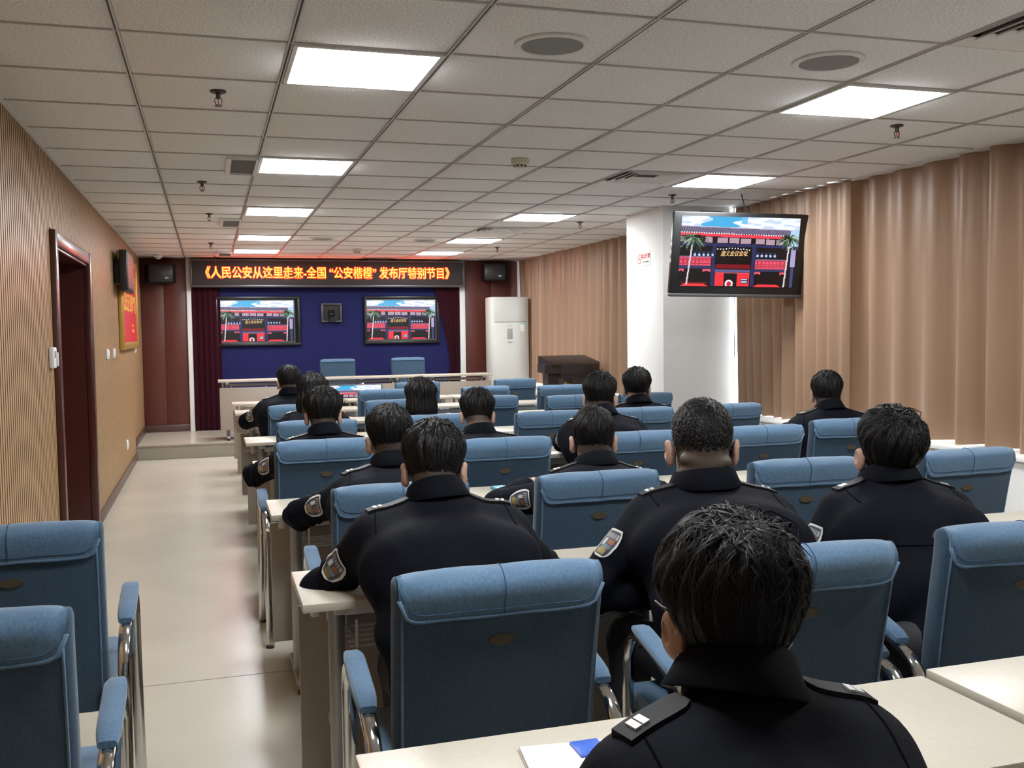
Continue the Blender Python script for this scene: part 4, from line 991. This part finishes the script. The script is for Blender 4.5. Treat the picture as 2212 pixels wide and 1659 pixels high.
        QS = np.concatenate([np.concatenate([base + 2 * g, base + 2 * g + 1, base + 2 * g + 3, base + 2 * g + 2], 1) for g in range(nseg)])
        lk = link('locks', npmesh('locks', VS - off, QS, 'hair'), hr); lk['kind'] = 'stuff'
    # ---- collar
    ax = hc + Rh @ np.array([0, -.035, -.06], f32) * hs - N; ax /= np.linalg.norm(ax); ax = ax * .6 + np.array([0, 0, .4]); ax /= np.linalg.norm(ax); e1 = np.array([1., 0, 0]) - ax * ax[0]; e1 /= np.linalg.norm(e1); e2 = np.cross(ax, e1)
    cc = N + ax * .022 + np.array([0, .012, 0]); G = []; rn = nk + .012
    for k in range(45):
        an = math.radians(-90 - 152 + 304 * k / 44); bk = max(0, -math.sin(an)); front = 1 - .35 * max(0, math.sin(an)); row = []
        for (dr, hh) in ((.0, -.030), (-.001, .0), (.001, .034), (.005, .040), (.009, .036), (.018, .008), (.027, -.014), (.026, -.018), (.018, -.014)):
            z = hh * (.8 + .35 * bk) * front; r_ = rn * hs + dr; p = cc + e1 * (r_ * math.cos(an)) + e2 * (r_ * 1.10 * math.sin(an)) + ax * z; row.append(tuple(p - off))
        G.append(row)
    MB().grid(G).build('collar', 'collar', jk, 60, fix=False)
    # ---- seams
    n = 40; xs_ = np.linspace(-.165 * bw, .165 * bw, n); dz = .135 * bw
    O = np.stack([N[0] + xs_, np.full(n, min(N[1], C[1]) - .35), N[2] - dz - .010 * np.abs(xs_ / .165) ** 2], 1); P = march(jacket, O, np.tile([0, 1, 0], (n, 1))); P = P[np.abs(jacket(P)) < .004]
    MB().tube([tuple(p) for p in P - off], .0022, 5).build('yoke_seam', 'seam', jk, 180)
    for s in (-1, 1):
        n = 22; arm = EL[s] - SH[s]; arm /= np.linalg.norm(arm); nx = np.array([s * .85, 0, 0]) + arm * .35; nx /= np.linalg.norm(nx)
        a1 = np.array([0, 0, 1.]) - nx * nx[2]; a1 /= np.linalg.norm(a1); a2 = np.array([0, -1., 0]) - nx * (-nx[1]); a2 -= a1 * (a2 @ a1); a2 /= np.linalg.norm(a2)
        an = np.linspace(-.5, 2.1, n)[:, None]; dirs = a1 * np.cos(an) + a2 * np.sin(an); c0 = SH[s] - nx * .022
        P = march(jacket, c0 + dirs * .17, -dirs); good = (np.abs(jacket(P)) < .004) & (np.linalg.norm(P - c0, axis=1) < .14); good = np.where(good)[0]; P = P[good[0]:good[0] + int(np.argmin(np.append(np.diff(good) == 1, False))) + 1] if len(good) > 3 else P[:2]; MB().tube([tuple(p) for p in P - off], .0020, 5).build('armhole_seam', 'seam', jk, 180)
    # ---- shoulder boards
    for s in (-1, 1):
        A = N + np.array([s * .088, -.012, 0]); B_ = SH[s] + np.array([s * .022, 0, 0]); d = B_ - A; d[2] = 0; L = np.linalg.norm(d); d /= L; sd = np.array([-d[1], d[0], 0]); G = []
        for k in range(9):
            row = []; f_ = k / 8; wd = .021 * (1 if k else .7)
            for uu in (-1, -.5, 0, .5, 1): row.append(A + d * L * f_ + sd * wd * uu + np.array([0, 0, .28]))
            G.append(row)
        G = np.array(G); P = march(jacket, G.reshape(-1, 3), np.tile([0, 0, -1.], (45, 1))).reshape(9, 5, 3); top = np.minimum(P[:, 2:3, 2] + .012, P[:, :, 2].max(1, keepdims=True) + .010); Pt = P.copy(); Pt[:, :, 2] = np.maximum(P[:, :, 2] + .006, top - .004); Pb = P.copy(); Pb[:, :, 2] -= .004
        b = MB(); b.grid([[tuple(p) for p in r] for r in Pt - off]); b.grid([[tuple(p) for p in r] for r in Pb - off], flip=True)
        rim = [(i, 0) for i in range(9)] + [(8, j) for j in range(1, 5)] + [(i, 4) for i in range(7, -1, -1)] + [(0, j) for j in range(3, 0, -1)]; m = len(rim)
        b.add([tuple(Pt[i, j] - off) for i, j in rim] + [tuple(Pb[i, j] - off) for i, j in rim], [(k, (k + 1) % m, m + (k + 1) % m, m + k) for k in range(m)])
        bd = b.build('shoulder_board', 'board', jk, 40)
        for k in (6, 7):
            c = (Pt[k, 2] + Pt[k - 1, 2]) / 2 - off; dd = (Pt[k, 2] - Pt[k - 1, 2]); dd /= np.linalg.norm(dd); b = MB(); w3 = sd * .011
            quad = [c - dd * .005 - w3, c + dd * .005 - w3, c + dd * .005 + w3, c - dd * .005 + w3]; upz = np.array([0, 0, .003]); b.add([tuple(p + upz) for p in quad] + [tuple(p - upz) for p in quad], [(0, 1, 2, 3), (7, 6, 5, 4)] + [(i, (i + 1) % 4, 4 + (i + 1) % 4, 4 + i) for i in range(4)]); b.build('rank_bar', 'silver', bd)
    # ---- sleeve patch (wearer's left)
    s = -1; arm = EL[s] - SH[s]; arm /= np.linalg.norm(arm); out = np.array([-.88, -.47, 0.]); out -= arm * (out @ arm); out /= np.linalg.norm(out); uu = np.cross(arm, out); nu_, nv_ = 18, 24; O = []; col = []
    for j in range(nv_ + 1):
        v = j / nv_; wdt = .040 * (.80 + .20 * min(1, v / .15) if v < .15 else (1 + .06 * math.sin(PI * min(1, (v - .15) / .5)) if v < .55 else math.sqrt(max(0, 1 - ((v - .55) / .47) ** 2)) * .99 + .0))
        for i in range(nu_ + 1):
            a = -1 + 2 * i / nu_; O.append(SH[s] + arm * (.085 + .098 * v) + uu * a * wdt + out * .16)
            e = min(1 - abs(a), v * 2.2, (1 - v) * 2.0)
            c = (.62, .62, .60) if e < .13 else ((.02, .022, .03) if e < .24 else (.03, .035, .055))
            if e >= .24:
                if .14 < v < .30 and int((a + 1) * 9) % 2 == 0: c = (.34, .34, .33)
                if .34 < v < .52 and -.6 < a < -.1: c = (.26, .09, .03)
                if .36 < v < .60 and .12 < a < .55: c = (.45, .45, .44)
                if .56 < v < .70 and -.6 < a < .3: c = (.13, .18, .23)
                if (a / .55) ** 2 + ((v - .80) / .13) ** 2 < 1 and v > .68: c = (.28, .20, .06)
            col.append(c)
    O = np.array(O, f32); P = march(jacket, O, np.tile(-out, (len(O), 1))) + out * .0028; i_, j_ = np.meshgrid(np.arange(nu_), np.arange(nv_)); a0 = (j_ * (nu_ + 1) + i_).ravel()
    link('sleeve_patch', npmesh('sleeve_patch', P - off, np.stack([a0, a0 + nu_ + 1, a0 + nu_ + 2, a0 + 1], 1), 'patch', np.array(col)), jk)
    # ---- trousers and shoes
    KN = {s: np.array([hip[0] + s * .13, hip[1] + .43, .53], f32) for s in (-1, 1)}; AN = {s: np.array([hip[0] + s * .12, hip[1] + .40, .10], f32) for s in (-1, 1)}
    if 'kneeleft' in extra: KN[-1] += np.array([-.12, 0, 0], f32); AN[-1] += np.array([-.14, -.05, 0], f32)
    def trou(P):
        d = cap(P, H + np.array([-.09, 0, 0], f32), H + np.array([.09, 0, 0], f32), .118, .118)
        for s in (-1, 1):
            d = smin(d, cap(P, H + np.array([s * .09, .03, -.01], f32), KN[s], .092, .072), .03); d = smin(d, cap(P, KN[s], AN[s], .070, .056), .03)
        return d + .004 * np.sin(P[:, 1] * 40 + P[:, 0] * 25 + ph[7])
    V, Q = surfnet(trou, (hip[0] - .42, hip[1] - .2, .02), (hip[0] + .32, hip[1] + .58, .72), .018); link('trousers', npmesh('trousers', V - off, Q, 'trousers'), t)
    for s in (-1, 1):
        a = AN[s]
        def shoe(P):
            d = ell(P, (a[0], a[1] + .065, .045), (.046, .145, .052)); d = smin(d, cap(P, (a[0], a[1], .05), (a[0], a[1], .11), .044, .048), .03); return np.maximum(d, .003 - P[:, 2])
        V, Q = surfnet(shoe, (a[0] - .08, a[1] - .12, -.01), (a[0] + .08, a[1] + .24, .18), .010); link('shoe', npmesh('shoe', V - off, Q, 'shoe'), t)
    if 'mask' in extra:
        O = []; n1, n2 = 16, 10
        for i in range(n1 + 1):
            for j in range(n2 + 1):
                an = math.radians(-78 + 156 * i / n1); z = -.022 - .088 * j / n2; O.append((math.sin(an) * .2, math.cos(an) * .2, z))
        O = np.array(O, f32); D = -O.copy(); D[:, 2] = 0; D /= np.linalg.norm(D, axis=1, keepdims=True)
        hf = lambda P: np.minimum(skull(P), cap(P, (0, .088, .006), (0, .110, -.030), .009, .014)); P = march(hf, O, D) - D * .006; Pw = (P * hs) @ Rh.T + hc - off
        G = Pw.reshape(n1 + 1, n2 + 1, 3); b = MB().grid([[tuple(p) for p in r] for r in G]); mk = b.build('face_mask', 'mask', t, 180, fix=False)
        for s in (-1, 1):
            L3 = [(s * .070, .020, -.035), (s * .080, .002, -.010), (s * .088, -.018, .010), (s * .090, -.030, -.010), (s * .086, -.024, -.045), (s * .074, .012, -.085)]
            MB().tube([tuple(hc + Rh @ (np.array(p) * hs) - off) for p in L3], .0016, 6, side=(0, 0, 1)).build('ear_loop', 'paper', mk, 180)
    if 'glasses' in extra:
        for s in (-1, 1):
            MB().tube([tuple(hc + Rh @ (np.array(p) * hs) - off) for p in ((s * .068, .098, .008), (s * .078, .05, .010), (s * .084, -.005, .014), (s * .086, -.022, .002))], .0016, 6, side=(0, 0, 1)).build('glasses_temple', 'brass_dark', t, 180)
            MB().tube([tuple(hc + Rh @ (np.array((s * (.034 + .026 * math.cos(q)), .098, .004 + .019 * math.sin(q))) * hs) - off) for q in np.linspace(0, 2 * PI, 17)], .0010, 6, side=(0, 1, 0)).build('lens_rim', 'brass_dark', t, 180)
    return t

U = 'person in dark uniform '
person('nearest person, fluffy black hair and face mask, dark uniform, filling the lower right', (.615, .93), (.670, 1.185, 1.155), 1.30, byaw=.02, hyaw=-.06, build=.93, hpitch=-.08, hroll=-.02, hair='fluffy', vox=.0075, hvox=.0045, strands=9000, seed=1, T=.020, topT=.004, nape=-.080, fade=.04, hs=.97, dz0=-.048, ndrop=.080,
       extra=('mask', 'glasses'), wl=(.56, 1.26, .74), wr=(.76, 1.26, .74), sw=.172, nx=-.022, swid=.0009)
person(U + 'bent over the aisle desk of the second row, ears showing', (.62, 2.36), (.628, 2.83, 1.155), 2.70, byaw=-.06, hyaw=-.20, hpitch=-.30, hair='short', vox=.009, hvox=.005, strands=6000, seed=2, wl=(.54, 2.98, .80), wr=(.76, 3.0, .80), pl=(-.8, -.1, -.30), pr=(.8, -.1, -.30), sw=.186, dz0=-.06, ndrop=.072)
person('broad ' + U + 'with shaved hair and folds on his neck', (1.38, 2.32), (1.462, 2.74, 1.165), 2.70, byaw=-.24, hyaw=-.34, hpitch=-.04, hair='buzz', build=1.07, hs=1.17, vox=.009, hvox=.005, strands=4500, seed=3, T=.0005, topT=.004, stub=(.045, .034, .027), nape=-.11, fade=.03, extra=('neckfolds', 'kneeleft'), wl=(1.30, 2.66, .70), wr=(1.62, 2.85, .80), pl=(-.8, -.3, -.9), neckback=.03, sw=.176, dz0=-.030)
person(U + 'with thick black hair looking left, second row at right', (2.02, 2.34), (2.100, 2.68, 1.125), 2.70, byaw=-.28, hyaw=-.26, hpitch=.12, hroll=.08, hair='medium', vox=.009, hvox=.005, strands=6500, seed=4, T=.016, topT=.012, nape=-.085, build=1.0, hs=1.05, wl=(1.98, 2.62, .66), wr=(2.25, 2.85, .80), pl=(-.9, -.2, -.8), neckback=.02, sw=.168, ndrop=.068)
person(U + 'behind the third-row aisle desk, green item by his elbow', (.64, 3.64), (.690, 3.95, 1.105), 4.10, hyaw=.05, hpitch=-.22, hair='short', hvox=.006, strands=4500, seed=5, wl=(.52, 4.20, .80), wr=(.82, 4.3, .80), pl=(-1, -.2, -.28))
person(U + 'in the third row, left of the broad man, cropped hair', (1.42, 3.66), (1.585, 3.95, 1.065), 4.10, byaw=-.15, hyaw=-.36, hpitch=-.10, hair='short', hvox=.006, strands=4000, seed=6, T=.007, topT=.008, hs=1.06, build=1.03, wl=(1.36, 4.22, .80))
person(U + 'in the fourth row at the left aisle, tousled hair, large ears', (.54, 5.05), (.570, 5.25, 1.11), 5.53, hyaw=-.10, hpitch=-.15, hair='short', hvox=.006, strands=3500, seed=7, topT=.020, wl=(.40, 5.50, .78), pl=(-1, -.2, -.28))
person(U + 'in the fourth row with lowered head of thick hair', (1.40, 4.92), (1.425, 5.28, 1.075), 5.53, byaw=-.08, hyaw=-.25, hpitch=-.38, hair='medium', hvox=.006, strands=3500, seed=8, T=.013, topT=.012)
person(U + 'in the fourth row, one seat left of the broad man', (2.10, 4.92), (2.13, 5.2, 1.155), 5.53, byaw=-.18, hyaw=-.46, hpitch=-.10, hair='short', hvox=.006, strands=3200, seed=9, topT=.016)
person(U + 'sitting straight before the white column', (2.76, 6.36), (2.945, 6.5, 1.115), 6.94, byaw=-.15, hyaw=-.28, hpitch=.02, hair='medium', hvox=.007, strands=3000, seed=10, hs=1.07, T=.010, topT=.014, nape=-.06, vox=.012)
person(U + 'alone before the wide curtain at right', (3.52, 5.08), (3.635, 5.2, 1.13), 5.53, byaw=-.25, hyaw=-.52, hpitch=-.02, hair='short', hvox=.006, strands=3200, seed=11, build=1.04)
person(U + 'with bobbed straight hair in the fifth row', (1.37, 6.42), (1.38, 6.62, 1.075), 6.94, hpitch=-.10, hair='bob', hvox=.007, strands=2500, seed=12, hs=1.07, T=.014, topT=.012, female=True, build=.92, vox=.012, swid=.002)
person(U + 'with long dark hair in the fifth row at the left aisle', (.62, 6.36), (.655, 6.62, 1.135), 6.94, hpitch=-.18, hyaw=-.1, hair='long', hvox=.007, strands=2500, seed=13, T=.014, topT=.012, female=True, build=.92, vox=.012, swid=.002)
person(U + 'farthest at the left aisle, elbow on the sixth-row desk', (.60, 7.76), (.612, 8.08, 1.15), 8.31, hpitch=-.12, hair='short', hvox=.007, strands=2500, seed=14, vox=.012, build=1.06, wl=(.42, 8.40, .80), pl=(-1, -.2, -.28))

# ------------------------------------------------------------------ small things on the desks
t = tag(empty('notebook', (1.345, 4.30, .76), .05), 'open notebook with pale blue cover flap on the third-row desk', 'notebook')
MB().box(-.085, .085, -.115, .115, 0, .012, b=.002).build('pages', 'paper', t); MB().box(-.088, -.03, -.116, .116, .012, .0145).build('cover_flap', 'paper_blue', t, None); MB().box(-.091, -.085, -.116, .116, 0, .0145, b=.001).build('spine', 'book_blue', t)
t = tag(empty('spectacles', (1.475, 4.30, .762), .4), 'folded wire spectacles lying right of the notebook', 'glasses')
for s in (-1, 1): MB().tube([(s * .03 + .022 * math.cos(q), .0, .018 + .017 * math.sin(q)) for q in np.linspace(0, 2 * PI, 15)], .0015, 6, side=(0, 1, 0)).build('rim', 'brass_dark', t, 180)
MB().tube([(-.05, .0, .025), (-.05, .06, .006), (.03, .07, .004)], .0015, 6).build('temple', 'brass_dark', t, 180); MB().tube([(.05, .0, .025), (.05, .05, .006), (-.03, .06, .004)], .0015, 6).build('temple', 'brass_dark', t, 180)
t = tag(empty('cup_box', (.462, 4.33, .76), .1), 'small green box with white lid on the third-row aisle desk', 'box')
MB().box(-.028, .028, -.04, .04, 0, .035, b=.004).build('box_body', 'green', t); MB().box(-.02, .026, -.038, .03, .035, .041, b=.002).build('lid', 'paper', t)
t = tag(empty('paper_pad', (.565, 1.50, .76), -.12), 'white paper pad under the nearest person\'s arm', 'notepad')
MB().box(-.075, .075, -.11, .11, 0, .008, b=.001).build('sheets', 'paper', t); MB().box(-.078, .078, -.112, .112, -.0, .002).build('backing', 'desk_panel', t, None)
c = tag(MB().box(-.022, .03, -.03, .03, 0, .005, b=.001).build('blue_card', 'pen_blue', None, loc=(.612, 1.568, .768)), 'small blue card on the white paper pad by the nearest person', 'card')
